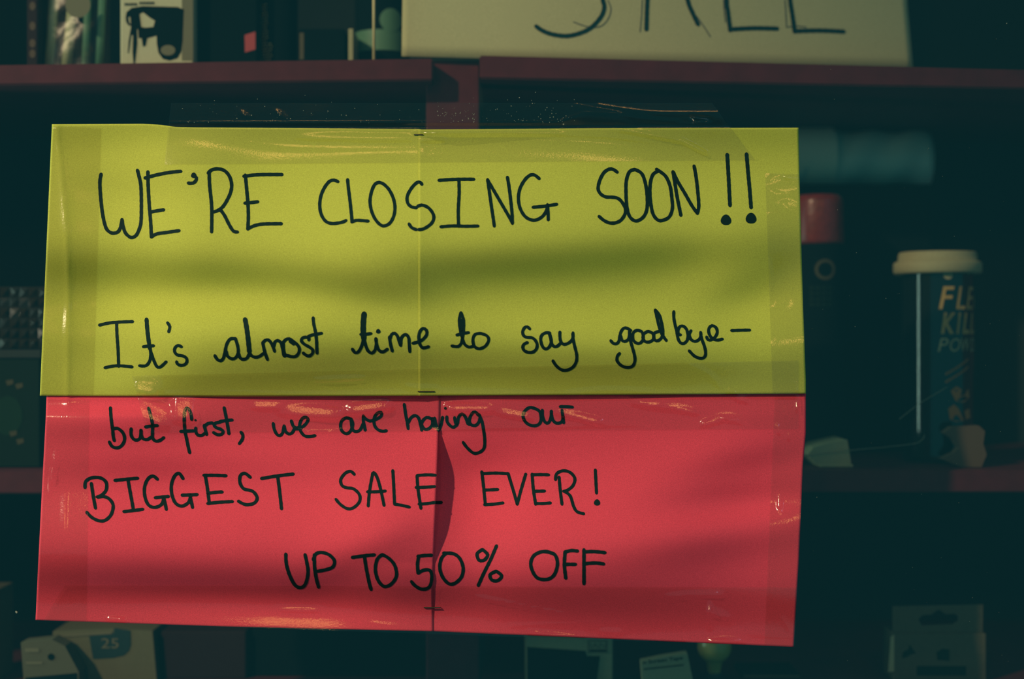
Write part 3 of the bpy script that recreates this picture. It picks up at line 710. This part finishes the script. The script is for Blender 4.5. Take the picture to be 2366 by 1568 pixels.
tape('clear tape strip along the bottom edge of the pink sign', [(150, 1352), (1842, 1356), (1834, 1493), (100, 1433)], [
    ([(950, 1382), (985, 1392), (1000, 1398), (1018, 1397)], 3, 1.2), ([(1098, 1378), (1200, 1394), (1310, 1418)], 4, 1.3), ([(1530, 1377), (1590, 1373), (1665, 1371)], 3, 1.5),
    ([(1638, 1398), (1640, 1450)], 4, 1.3), ([(1636, 1412), (1660, 1416), (1682, 1428)], 6, 1.7), ([(640, 1406), (690, 1410), (740, 1408)], 5, 1.2),
    ([(850, 1438), (910, 1446), (970, 1455)], 4, 1.0), ([(1222, 1460), (1280, 1466), (1345, 1470)], 4, 1.6), ([(1390, 1458), (1430, 1460)], 4, 1.6),
    ([(1500, 1478), (1560, 1478)], 4, 1.4), ([(1640, 1480), (1720, 1480)], 5, 1.7), ([(1180, 1445), (1350, 1440), (1560, 1425), (1620, 1418)], 4, .8),
    ([(242, 1427), (262, 1429), (290, 1432)], 3, 1.9), ([(1700, 1462), (1780, 1466), (1830, 1470)], 4, .8)], 0.0012, flaps=[(690, 1408, 50, 5, 2, GLINT_AMBER), (1200, 1397, 100, 4, 11, GLINT_AMBER_R), (1290, 1466, 50, 4, 3, GLINT_AMBER_R), (1600, 1374, 60, 3, -2, GLINT_AMBER_R), (1660, 1418, 20, 7, 15, GLINT_COOL), (1680, 1480, 40, 4, 0, GLINT_COOL), (1640, 1405, 5, 14, 0, GLINT_AMBER_R), (1550, 1476, 34, 4, 0, GLINT_AMBER_R), (265, 1429, 20, 3, 2, LEFT)])
tape('clear tape strip down the left edge of the pink sign', [(109, 922), (206, 924), (200, 1434), (84, 1431)], [
    ([(132, 1030), (126, 1080), (115, 1140)], 3, 1.8), ([(150, 1050), (148, 1200), (146, 1310)], 3, .7), ([(152, 1340), (163, 1385), (158, 1428)], 4, .8),
    ([(183, 1350), (190, 1385), (180, 1425)], 5, .8)], 0.0006, flaps=[(122, 1085, 4, 40, 8, LEFT)])
tape('narrow clear tape strip down the right edge of the pink sign', [(1790, 912), (1862, 912), (1836, 1492), (1766, 1489)], [
    ([(1812, 945), (1814, 985)], 3, 1.1), ([(1842, 912), (1844, 1000)], 3, 1.3), ([(1797, 984), (1800, 1000)], 4, 1.7), ([(1800, 1136), (1802, 1180)], 4, 1.7),
    ([(1822, 990), (1822, 1016)], 3, 1.2), ([(1810, 1430), (1826, 1460), (1820, 1475)], 4, .9)], 0.0006, flaps=[(1799, 990, 4, 10, 0, GLINT_COOL), (1801, 1156, 4, 18, 0, GLINT_COOL), (1823, 1002, 3, 12, 0, GLINT_AMBER_R), (1842, 930, 3, 20, 0, GLINT_AMBER_R)])

# ------------------------------------------------------------------ cream SALE sheet standing on the top shelf
def fs_sale(x, y): return 0.004 * math.sin((x - 930) / 1180 * math.pi) - 0.058 * max((x - 1150) / 950, 0) ** 2
YSALE = 0.138
def QS(x, y, f=None): return P(x, y, YSALE - fs_sale(x, y))
zs = [ztop(1110, YSALE) + .0004]
def py_of(z, y): return 784 - (z - ZC) / (K * (D + y) / D)
yb0 = py_of(ztop(1112, YSALE) + .0005, YSALE); yb1 = py_of(ztop(2110, YSALE) + .0005, YSALE)
sl = (yb1 - yb0) / (2110 - 1112)
ss = thing('paper_sign', 'cream paper sheet with handwritten sale, standing on the top shelf', 'sign', P(1520, yb0, YSALE))
vs, fs = [], []
nu, nv = 80, 30
for j in range(nv + 1):
    for i in range(nu + 1):
        u, v = i / nu, j / nv
        xt, xb = 930 + 1166 * u, 928 + 1182 * u
        x = xt + (xb - xt) * max(0, (v * 900 - 745) / 155) if v * 900 > 745 else xt
        yb = yb0 + sl * (x - 1112); y = -745 + (yb + 745) * v
        vs.append(QS(x, y))
for j in range(nv):
    for i in range(nu):
        a = j * (nu + 1) + i; fs.append((a, a + nu + 1, a + nu + 2, a + 1))
o = link('paper_sheet', vs, fs, M['cream_paper'], ss, smooth=True)
sm = o.modifiers.new('thickness', 'SOLIDIFY'); sm.thickness = 0.0003; sm.offset = -1
_Q = Q
def sale_word(w, strokes, m, eps):
    global Q
    Q = lambda x, y, f: P(x, y, YSALE - fs_sale(x, y) - f)
    word(ss, (1200, 0, 2.9575), w, strokes, lambda x, y: 0.0, m=m, eps=eps); Q = _Q
for st in (
    [[(520,-560),(420,-640),(300,-620),(220,-520),(230,-400),(330,-300),(460,-220),(550,-110),(570,0),(580,50),(560,110),(500,180),(430,220),(330,245),(230,235),(160,210),(115,180)]],
    [[(868,200),(875,0),(900,-300),(985,-640),(1080,-300),(1150,0),(1180,80),(1220,165)], [(885,-150),(1120,-150)]],
    [[(1395,-640),(1405,-300),(1415,0),(1425,80),(1440,205)], [(1440,200),(1600,192),(1760,195)]],
    [[(1790,-640),(1830,-200),(1850,0),(1865,100),(1882,215)], [(1880,212),(2050,208),(2215,215)], [(1830,-230),(2100,-240)], [(1790,-640),(2150,-650)]]):
    sale_word(8.6, st, 'ink', 0.0005)
for st in ([(605,0),(625,60),(610,120),(570,170),(510,188),(440,175),(370,150)], [(840,0),(835,100),(825,215)], [(1210,110),(1260,180),(1305,250)],
           [(1395,0),(1400,80),(1408,150)], [(1815,0),(1820,80),(1825,175)], [(1825,185),(1890,178),(1960,185)]):
    sale_word(2.2, [st], 'pencil', 0.0004)

# ------------------------------------------------------------------ things on the top left shelf
yA = 0.155
def top_thing(name, label, cat, px, y): return thing(name, label, cat, (X(px, y), y, ztop(px, y)))
t = top_thing('packet', 'thin reddish packet standing at far left of the top shelf', 'packet', 74, yA)
from_bm('pack_body', px_box(62, -160, 87, ztop(74, yA), yA, 0.10), M['maroon'], t)
for cy in (14, 60, 100, 124): flat('printed_spot', [circ(75, cy, 7, 14, 10)], yA - .0004, M['brown'], t)

t = top_thing('stick_bag', 'clear bag of pale green sticks on the top shelf', 'bag', 175, yA)
for xa, ya, xb, r, m in ((112, 140, 128, 11, 'stick'), (152, 140, 172, 12, 'stick'), (196, 140, 205, 9, 'greenband'), (228, 140, 238, 9, 'greenband')):
    z0 = ztop(175, yA) + 0.004; p = P(xa, 0, yA + .02)
    v, f = tube([(P(xa, 0, yA + .02).x, yA + .02, z0), (P((xa + xb) / 2, 0, yA + .02).x, yA + .02, z0 + .035), (P(xb, 0, yA + .02).x, yA + .02, z0 + .085)], r * K * 1.1, 12)
    link('stick', v, f, M[m], t, smooth=True)
vs, fs = [], []
for j in range(25):
    for i in range(25):
        u, v = i / 24, j / 24
        b = 0.018 * math.sin(math.pi * u) ** .6 * (0.4 + .6 * v) + 0.0022 * math.sin(9 * u + 7 * v) * math.sin(8 * v)
        vs.append(P(93 + 162 * u, -120 + (py_of(ztop(175, yA), yA) - 1 + 120) * v, yA + .016 - b))
for j in range(24):
    for i in range(24):
        a = j * 25 + i; fs.append((a, a + 25, a + 26, a + 1))
link('bag_film', vs, fs, M['bag'], t, smooth=True)
flat('round_sticker', [circ(180, 12, 29)], yA - .006, M['olive'], t)

yW = 0.15
t = top_thing('product_box', 'white box with a picture of a black nozzle and flask, on the top shelf', 'box', 362, yW)
from_bm('carton', px_box(278, -170, 446, ztop(362, yW), yW, 0.09), M['white'], t)
yp = yW - .0004
flat('printed_picture', [[(290,40),(292,28),(304,18),(330,14),(372,15),(410,16),(425,22),(424,40),(422,95),(418,120),(410,134),(392,140),(376,136),(366,122),(362,100),(362,82),(340,88),(336,106),(330,108),(327,88),(320,88),(319,70),(316,64),(317,100),(314,128),(312,146),(308,146),(306,120),(307,80),(303,82),(300,105),(297,124),(295,122),(297,95),(303,60),(296,58),(291,50)],
                          [(322,32),(326,62),(336,64),(354,62),(358,48),(345,40),(330,28)], [(296,40),(298,52),(302,56),(301,38)]], yp, M['black'], t)
flat('printed_picture', [circ(388, 116, 17, 20, 12)], yp - .0003, M['olive'], t)
for xa, xb, yy in ((288, 318, 10), (322, 360, 7)):
    for q in range(int((xb - xa) / 6)):
        flat('caption', [rect(xa + q * 6, yy - 3, xa + q * 6 + 4.4, yy + 3)], yp, M['black'], t)
flat('side_print', [rect(420, -60, 446, 140)], yp + .0001, M['olive'], t)

yK = 0.165
t = top_thing('product_box', 'black box with a small pink tag at its lower corner, on the top shelf', 'box', 520, yK)
from_bm('carton', px_box(452, -170, 593, ztop(520, yK), yK, 0.09), M['black'], t)
flat('pink_tag', [[(565, 81), (590, 73), (590, 114), (566, 121)]], yK - .0005, M['pinktag'], t, label='small slanted pink price tag')

yT = 0.20
def can(parent, cx, r, ztop_, z0, y, m, name='can_body', n=48):
    v, f = lathe(X(cx, y), y, [(r * .96, z0), (r, z0 + .003), (r, ztop_ - .003), (r * .96, ztop_)], n)
    return link(name, v, f, m, parent, smooth=False)
t = top_thing('spray_can', 'black can covered in small gold print, on the top shelf', 'can', 643, yT)
r = 46 * K * 1.15; can(t, 643, r, Z(-160, yT), ztop(643, yT), yT, M['black'])
def on_can(name, parent, vs2, fs, cx, r, y, m, pxs=1.0):
    """flat pixel print wrapped round the can: pixel offsets from cx become arc length"""
    out = []
    s = K * (D + y - r) / D
    for v in vs2:
        a = (v.x - cx) * s / r; rr = r + .0004
        out.append((X(cx, y) + rr * math.sin(a), y - rr * math.cos(a), ZC + (784 - v.y) * s))
    return link(name, out, fs, m, parent)
rnd = random.Random(3)
vs, fs = [], []
for row, yy in enumerate(range(8, 142, 7)):
    x = 604
    while x < (634 if yy > 95 else 622):
        w = rnd.uniform(3, 7); b = len(vs); vs += [Vector((x, yy)), Vector((x + w, yy)), Vector((x + w, yy + 2.6)), Vector((x, yy + 2.6))]; fs.append((b, b + 1, b + 2, b + 3)); x += w + 2.5
for a, f_ in ((600, 0), (634, 0)):
    pass
for x, y_ in ((601, 103), (632, 101)):
    b = len(vs); q = circ(x, y_, 2.6, 10); vs += [Vector(p) for p in q]; fs.append(tuple(range(b, b + 10)))
on_can('printed_text', t, vs, fs, 643, r, yT, M['gold'])

yG = 0.18
t = top_thing('product_box', 'dark box with a grey strip on its left edge, on the top shelf', 'box', 740, yG)
from_bm('carton', px_box(690, 66, 796, ztop(740, yG), yG, 0.08), M['black'], t)
flat('grey_strip', [rect(692, 76, 702, 137)], yG - .0005, M['greytab'], t)
t = top_thing('card', 'narrow pale card standing edge-on beside the green-banded tin', 'card', 810, 0.16)
from_bm('card_sheet', px_box(805, 66, 816, ztop(810, .16), .16, 0.05, .0005), M['cream'], t)
t = top_thing('tin', 'black tin with a wide green band, behind a thin wooden stick', 'tin', 884, 0.22)
r = 66 * K * 1.15; can(t, 884, r, Z(-170, .22), ztop(884, .22), .22, M['black'])
v, f = lathe(X(884, .22), .22, [(r + .0005, Z(97, .16)), (r + .0005, Z(48, .16))], 48, False); link('green_band', v, f, M['greenband'], t, smooth=True)
q, qf = disc2(910, 45, 27); on_can('round_emblem', t, q, qf, 884, r + .0003, .22, M['greenband'])
t = top_thing('wooden_stick', 'thin pale wooden stick upright on the top shelf in front of the tin', 'stick', 864, 0.135)
v, f = lathe(X(864, .135), .135, [(3.4 * K * 1.1, ztop(864, .135)), (3.4 * K * 1.1, Z(-180, .135))], 12); link('dowel', v, f, M['wood'], t, smooth=True)

# ------------------------------------------------------------------ middle shelf, left edge
yM = 0.16
t = thing('product_box', 'dark green box with a pale lid edge, at the left edge behind the signs', 'box', (X(30, yM), yM, ZL))
from_bm('carton', px_box(-110, 828, 92, ZL, yM, 0.10), M['darkgreen'], t)
from_bm('box_lid', px_box(-113, 808, 95, Z(828, yM) + .0002, yM - .002, 0.104), mat('dark_grey_card', (0.03, 0.036, 0.034), .7, .1), t)
for q in ((22, 884), (44, 892), (30, 1002), (46, 1020)):
    flat('printed_mark', [[(q[0] - 9, q[1] - 5), (q[0] + 8, q[1] - 8), (q[0] + 9, q[1] + 2), (q[0] - 5, q[1] + 7)]], yM - .0005, M['dimgold'], t)
flat('printed_leaf', [circ(18, 960, 34, 20, 46)], yM - .0004, mat('green_print', (0.008, 0.03, 0.013), .7, .1), t)
t = thing('faceted_box', 'dark glittering box with diamond facets, on top of the green box', 'box', (X(20, yM), yM + .03, Z(808, yM)))
bm = bmesh.new(); st = 22
for i in range(-5, 5):
    for j in range(0, 6):
        xa, ya = i * st, 664 + j * 23.6; off = rnd.uniform(-3, 3)
        ap = bm.verts.new(P(xa + st / 2 + off, ya + 11.8 + rnd.uniform(-3, 3), yM + .004 - rnd.uniform(.0012, .0045)))
        c = [bm.verts.new(P(a, b, yM + .004)) for a, b in ((xa, ya), (xa + st, ya), (xa + st, ya + 23.6), (xa, ya + 23.6))]
        for k in range(4): bm.faces.new((c[k], c[(k + 1) % 4], ap))
from_bm('faceted_front', bm, M['facet'], t)
from_bm('box_body', box_bm(X(-110, yM), X(110, yM), yM + .0045, yM + .09, Z(808, yM) + .0006, Z(662, yM), .001), M['facet'], t)

# ------------------------------------------------------------------ middle shelf, right side
yc = 0.25
t = thing('spray_can', 'black can with a red cap, right beside the yellow sign', 'can', (X(1893, yc), yc, ZR))
r = 62 * K * 1.16; can(t, 1890, r, Z(566, yc), ZR, yc, M['black'])
v, f = lathe(X(1890, yc), yc, [(r * .98, Z(565, yc)), (r * 1.0, Z(558, yc)), (r * .97, Z(470, yc)), (r * .93, Z(458, yc)), (r * .8, Z(452, yc))], 40); link('red_cap', v, f, M['red'], t, smooth=True)
q = [Vector(a) for a in circ(1894, 622, 24)] + [Vector(a) for a in circ(1894, 622, 17)]
on_can('round_emblem', t, q, [(i, (i + 1) % 24, 24 + (i + 1) % 24, 24 + i) for i in range(24)], 1890, r, yc, M['dimgold'])
vs, fs = [], []
for yy in range(660, 712, 13):
    for x in range(1858, 1914, 14): b = len(vs); vs += [Vector(p) for p in rect(x, yy, x + 10, yy + 8)]; fs.append((b, b + 1, b + 2, b + 3))
on_can('printed_text', t, vs, fs, 1890, r, yc, M['darkgreen'])

t = thing('carton', 'dark carton standing behind the red-capped can', 'box', (X(2000, .31), .31, ZR))
from_bm('carton_body', box_bm(X(1800, .31), X(2150, .31), .31, .43, ZR, Z(425, .31), .001), M['black'], t)
t = thing('glow_roll', 'added pale green roll standing in for a soft glow, on the dark carton right of the yellow sign', 'roll', (X(1960, .36), .36, Z(425, .31)))
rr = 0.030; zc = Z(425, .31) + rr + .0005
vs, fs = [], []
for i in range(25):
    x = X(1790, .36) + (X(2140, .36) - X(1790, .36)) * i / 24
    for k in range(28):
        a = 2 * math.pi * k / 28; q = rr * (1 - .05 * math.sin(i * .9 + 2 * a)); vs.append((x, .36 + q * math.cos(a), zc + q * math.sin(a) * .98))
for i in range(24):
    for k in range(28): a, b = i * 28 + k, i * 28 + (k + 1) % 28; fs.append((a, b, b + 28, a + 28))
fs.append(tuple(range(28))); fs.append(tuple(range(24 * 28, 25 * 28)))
link('glow_cylinder', vs, fs, M['glow_pale'], t, smooth=True)  # added shape, its pale colour stands in for a soft glow
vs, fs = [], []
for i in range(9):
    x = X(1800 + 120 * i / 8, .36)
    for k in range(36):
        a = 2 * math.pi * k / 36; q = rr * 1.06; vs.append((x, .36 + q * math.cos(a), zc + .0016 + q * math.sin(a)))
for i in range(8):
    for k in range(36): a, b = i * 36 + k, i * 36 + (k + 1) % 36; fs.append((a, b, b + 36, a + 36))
link('glow_bright_end', vs, fs, mat('pale_glow_end', (0.9, 0.92, 0.72), .7), t, smooth=True)  # bright left end of the glow, put into a paler colour

yf = 0.215
t = thing('powder_can', 'black flea killer powder can with a cream lid', 'can', (X(2166, yf), yf, ZR))
r = 82 * K * 1.16; cx = 2166
v, f = lathe(X(cx, yf), yf, [(r * .97, ZR), (r, ZR + .003), (r, ZR + .006), (r, Z(622, yf - r) - .004), (r, Z(622, yf - r))], 64); link('can_body', v, f, M['blackgloss'], t, smooth=True)
zl = Z(620, yf - r); R2 = 106 * K * 1.11
v, f = lathe(X(cx, yf), yf, [(R2 * .96, zl - .004), (R2, zl - .002), (R2, zl + .0055), (R2 * .97, zl + .0075), (R2 * .90, zl + .0082), (R2 * .885, zl + .0145), (R2 * .86, zl + .0165)], 64)
link('lid', v, f, M['cream'], t, smooth=True, label='cream two-step lid')
for body, x0, x1, y0, y1, b in (('FLEA', 2145, 2296, 661, 714, .01), ('KILLER', 2150, 2316, 722, 771, .03), ('POWDER', 2143, 2296, 781, 812, 0)):
    vs, fs = [], []
    cuts = {'FLEA': (0, 36, 40, 66, 70, 105, 110, 150), 'KILLER': (0, 33, 36, 48, 52, 76, 80, 104, 108, 140, 144, 176), 'POWDER': (0, 24, 27, 53, 56, 86, 89, 114, 117, 140, 143, 168)}[body]
    for i, ch in enumerate(body):
        v, f = text2d(ch, 1, .22, b); n = len(vs); vs += fit(v, x0 + cuts[2 * i], x0 + cuts[2 * i + 1], y0, y1); fs += [[q + n for q in p] for p in f]
    on_can('lettering', t, vs, fs, cx, r, yf, M['gold'] if body != 'POWDER' else M['cream'])
q, qf = disc2(2166, 634, 11); on_can('round_emblem', t, q, qf, cx, r, yf, M['cream'])
q = rect(2182, 630, 2226, 636); on_can('printed_text', t, [Vector(a) for a in q], [(0, 1, 2, 3)], cx, r, yf, M['olive'])
for yy in (862, 880):
    vs, fs = [], []
    for i in range(9): b = len(vs); x = 2160 + i * 7; y_ = yy - i * 4.0; vs += [Vector(p) for p in ((x, y_), (x + 5, y_ - 3), (x + 5, y_ + 2), (x, y_ + 5))]; fs.append((b, b + 1, b + 2, b + 3))
    on_can('printed_text', t, vs, fs, cx, r, yf, M['orange'])
for lp in ([(2172,903),(2186,892),(2200,900),(2196,915),(2210,912),(2222,898),(2226,918),(2206,930),(2184,926)], [(2166,944),(2180,934),(2192,944),(2200,960),(2206,972),(2186,974),(2170,968)], [(2208,950),(2226,944),(2230,966),(2214,970)]):
    vs, fs = fill2d([[(a, -b) for a, b in lp]]); on_can('printed_patch', t, [Vector((v.x, -v.y)) for v in vs], fs, cx, r, yf, M['orange'])

def prism(name, loop, y, depth, m, parent):
    vs, fs = fill2d([[(a, -b) for a, b in loop]], 1.0)
    return link(name, [P(v.x, -v.y, y) + Vector((0, (0.5 - v.z) * depth, 0)) for v in vs], fs, m, parent)
yq = 0.145
pb = py_of(ZR, yq)
t = thing('tub', 'small cream tub with a sloping top, on the shelf beside the pink sign', 'tub', (X(1915, yq), yq, ZR))
prism('tub_body', [(1866, 1050), (1880, 1034), (1905, 1026), (1954, 1016), (1958, 1016), (1968, pb), (1894, pb)], yq, .05, M['cream'], t)
from_bm('tub_rim', box_bm(X(1894, yq), X(1970, yq), yq - .002, yq - .0002, ZR, ZR + .0025, .0004), M['cream'], t)
t = thing('paper_packet', 'notched brown paper packet leaning in front of the powder can', 'packet', (X(2230, yq), yq, ZR))
prism('folded_paper', [(2182, 1000), (2200, 986), (2262, 983), (2276, 996), (2272, 1025), (2280, 1050), (2268, pb), (2222, pb), (2176, 1060), (2206, 1046), (2216, 1034), (2204, 1014)], yq, .012, M['brown'], t)
def strand(label, pts, y, r=0.00035):
    vs, fs = tube([P(a, b, y) for a, b in smooth_line(pts, 12)], r, 6)
    return tag(link('thread', vs, fs, M['thread'], loc=P(*pts[0], y), smooth=True), label, 'thread')
strand('thin clear thread stretched across the cream tub to the powder can', [(1856, 1053), (1966, 1040), (2050, 1032), (2122, 1022), (2136, 1004)], yq - .004)
strand('thin clear thread slanting over the front of the powder can', [(2078, 968), (2125, 932), (2190, 893)], yq - .006, .0003)

# ------------------------------------------------------------------ bottom shelf
yb = 0.15
def bot(name, label, cat, px, y=yb): return thing(name, label, cat, (X(px, y), y, ZB))
t = bot('product_box', 'pale pack with a dark rounded badge reading 25, bottom left', 'box', 285, .16)
prism('carton', [(122, 1458), (262, 1452), (352, 1457), (362, py_of(ZB, .16)), (122, py_of(ZB, .16))], .16, .06, M['dimcream'], t)
flat('badge', [[(206, 1469), (262, 1462), (264, 1450), (301, 1456), (302, 1488), (298, 1502), (286, 1513), (262, 1519), (215, 1522), (211, 1500)]], .1594, mat('teal_badge', (0.008, 0.035, 0.04), .6), t)
print_text('lettering', '25', 234, 274, 1474, 1497, .159, M['olive'], t)
flat('printed_line', [[(132, 1466), (258, 1458), (258, 1464), (132, 1472)]], .1592, M['olive'], t)
t = bot('product_box', 'small pale carton with a round hole mark, leaning before the 25 pack', 'box', 120, .135)
pz = py_of(ZB, .135)
prism('carton', [(48, 1484), (120, 1477), (150, 1492), (182, 1552), (182, pz), (56, pz)], .135, .02, mat('pale_olive_card', (0.10, 0.095, 0.055), .7), t)
flat('round_hole', [circ(118, 1517, 8, 16)], .1346, M['black'], t)
flat('dark_panel', [[(58, 1565), (178, 1554), (178, 1600), (58, 1600)]], .1345, M['black'], t)
for a in ((58, 1497, 90, 1506), (60, 1528, 98, 1534)): flat('printed_line', [rect(*a)], .1345, M['olive'], t)
t = bot('product_box', 'sliver of a cream box at the left edge, low down', 'box', -30)
from_bm('carton', px_box(-120, 1366, -14, ZB, yb, .05), M['greytab'], t)
t = bot('product_box', 'dark maroon box right of the 25 pack, under the pink sign', 'box', 470, .17)
from_bm('carton', px_box(372, 1458, 568, ZB, .17, .08), M['maroon'], t)
t = bot('product_box', 'added plain black block for the dark between the maroon box and the shelf gap, bottom shelf', 'box', 780, .18)
from_bm('carton', px_box(584, 1440, 985, ZB, .18, .2), M['black'], t)  # added block: its black stands for unlit shelf and covers a lit patch
t = bot('product_box', 'cream box with a black front and small boxed letters, under the pink sign', 'box', 1316)
from_bm('carton', px_box(1214, 1466, 1416, ZB, yb, .05), M['cream'], t)
pz = py_of(ZB, yb)
flat('black_panel', [[(1218, 1494), (1352, 1503), (1356, 1515), (1386, 1515), (1378, pz), (1218, pz)]], yb - .0005, M['black'], t)
flat('letter_frame', [rect(1358, 1478, 1404, 1508), rect(1361, 1481, 1401, 1505)], yb - .0006, M['olive'], t)
print_text('lettering', 'IAN', 1363, 1400, 1484, 1497, yb - .0006, M['olive'], t)
flat('black_panel', [rect(1362, 1500, 1402, 1505)], yb - .0006, M['black'], t)
t = bot('tape_packet', 'tilted cream packet printed screen tape, under the pink sign', 'packet', 1540, .14)
pz = py_of(ZB, .14)
prism('card', [(1481, 1528), (1530, 1518), (1588, 1509), (1604, pz), (1486, pz)], .14, .012, M['cream'], t)
print_text('lettering', 'n Screen Tape', 1486, 1578, 1520, 1531, .1395, M['black'], t, bold=.02, rot=-7)
flat('printed_line', [[(1487, 1544), (1580, 1534), (1580, 1537), (1487, 1547)]], .1395, M['black'], t)
t = bot('bulb', 'round yellowish bulb peeking out under the pink sign\'s lower edge', 'bulb', 1650, .17)
rr = 40 * K * 1.15; zc = Z(1492, .17)
v, f = lathe(X(1650, .17), .17, [(rr * .35, ZB), (rr * .36, zc - rr * 1.5)] + [(max(rr * math.sin(a), .0004), zc - rr * math.cos(a)) for a in [math.pi * (0.16 + .84 * i / 14) for i in range(15)]], 28)
link('bulb_glass', v, f, M['amber'], t, smooth=True)
v, f = lathe(X(1650, .17), .17, [(rr * .42, ZB + .0001), (rr * .42, zc - rr * 1.5)], 20); link('bulb_cap', v, f, M['wire'], t, smooth=True)
t = bot('product_box', 'low dark box with a pale top edge, right of the bulb', 'box', 1800, .17)
from_bm('carton', px_box(1716, 1558, 1850, ZB, .17, .05), M['black'], t)
flat('printed_line', [rect(1718, 1559, 1848, 1564)], .1695, M['greytab'], t)

t = bot('product_box', 'grey box with a hang tab and slot at the bottom right', 'box', 2165, .16)
y_ = .16
from_bm('carton', px_box(2064, 1463, 2279, ZB, y_, .035), M['greytab'], t)
slot = [(2122, 1432), (2126, 1424), (2134, 1420), (2152, 1419), (2160, 1412), (2168, 1407), (2176, 1411), (2184, 1418), (2206, 1417), (2214, 1424), (2212, 1434), (2200, 1441), (2130, 1444)]
vs, fs = fill2d([[(2062, -1400), (2271, -1396), (2270, -1464), (2062, -1464)], [(a, -b) for a, b in slot]], 1.0)
link('hang_tab', [P(v.x, -v.y, y_ + .004) + Vector((0, v.z * .0008, 0)) for v in vs], fs, M['greytab'], t)
flat('side_flap', [[(2058, 1470), (2066, 1466), (2066, 1550), (2052, 1552)]], y_ - .0006, M['cream'], t)
flat('printed_icon', [[(2084, 1520), (2086, 1506), (2098, 1500), (2102, 1488), (2110, 1500), (2116, 1508), (2104, 1512), (2094, 1518)]], y_ - .0005, M['darkgreen'], t)
flat('printed_icon', [[(2164, 1506), (2178, 1498), (2194, 1500), (2194, 1526), (2166, 1524)]], y_ - .0005, M['darkgreen'], t)
flat('printed_line', [rect(2118, 1538, 2232, 1560)], y_ - .0005, M['darkgreen'], t)

# ------------------------------------------------------------------ dust on the glass
bm = bmesh.new(); rnd = random.Random(11)
def speck(px, py, r, y=-0.0004):
    c = P(px, py, y); n = 6
    q = [bm.verts.new(c + Vector((math.cos(2 * math.pi * i / n) * r * K * rnd.uniform(.6, 1.3), -rnd.uniform(0, .0004), math.sin(2 * math.pi * i / n) * r * K * rnd.uniform(.6, 1.3)))) for i in range(n)]
    bm.faces.new(q)
for _ in range(150):
    x = rnd.choice((rnd.uniform(420, 990), rnd.uniform(1115, 1330), rnd.uniform(1010, 1100))); speck(x, 284 - abs(rnd.gauss(0, 24)), rnd.uniform(.5, 1.3))
for _ in range(60): speck(rnd.uniform(1870, 2360), rnd.uniform(20, 1560), rnd.uniform(.3, .8))
for q in ((1302, 287, 2.0), (38, 1413, 3), (1887, 1148, 1.2), (2326, 54, 1.5)): speck(*q)
tag(from_bm('glass_dust', bm, M['dust']), 'tiny pale dust specks stuck on the window glass', 'dust', kind='stuff')
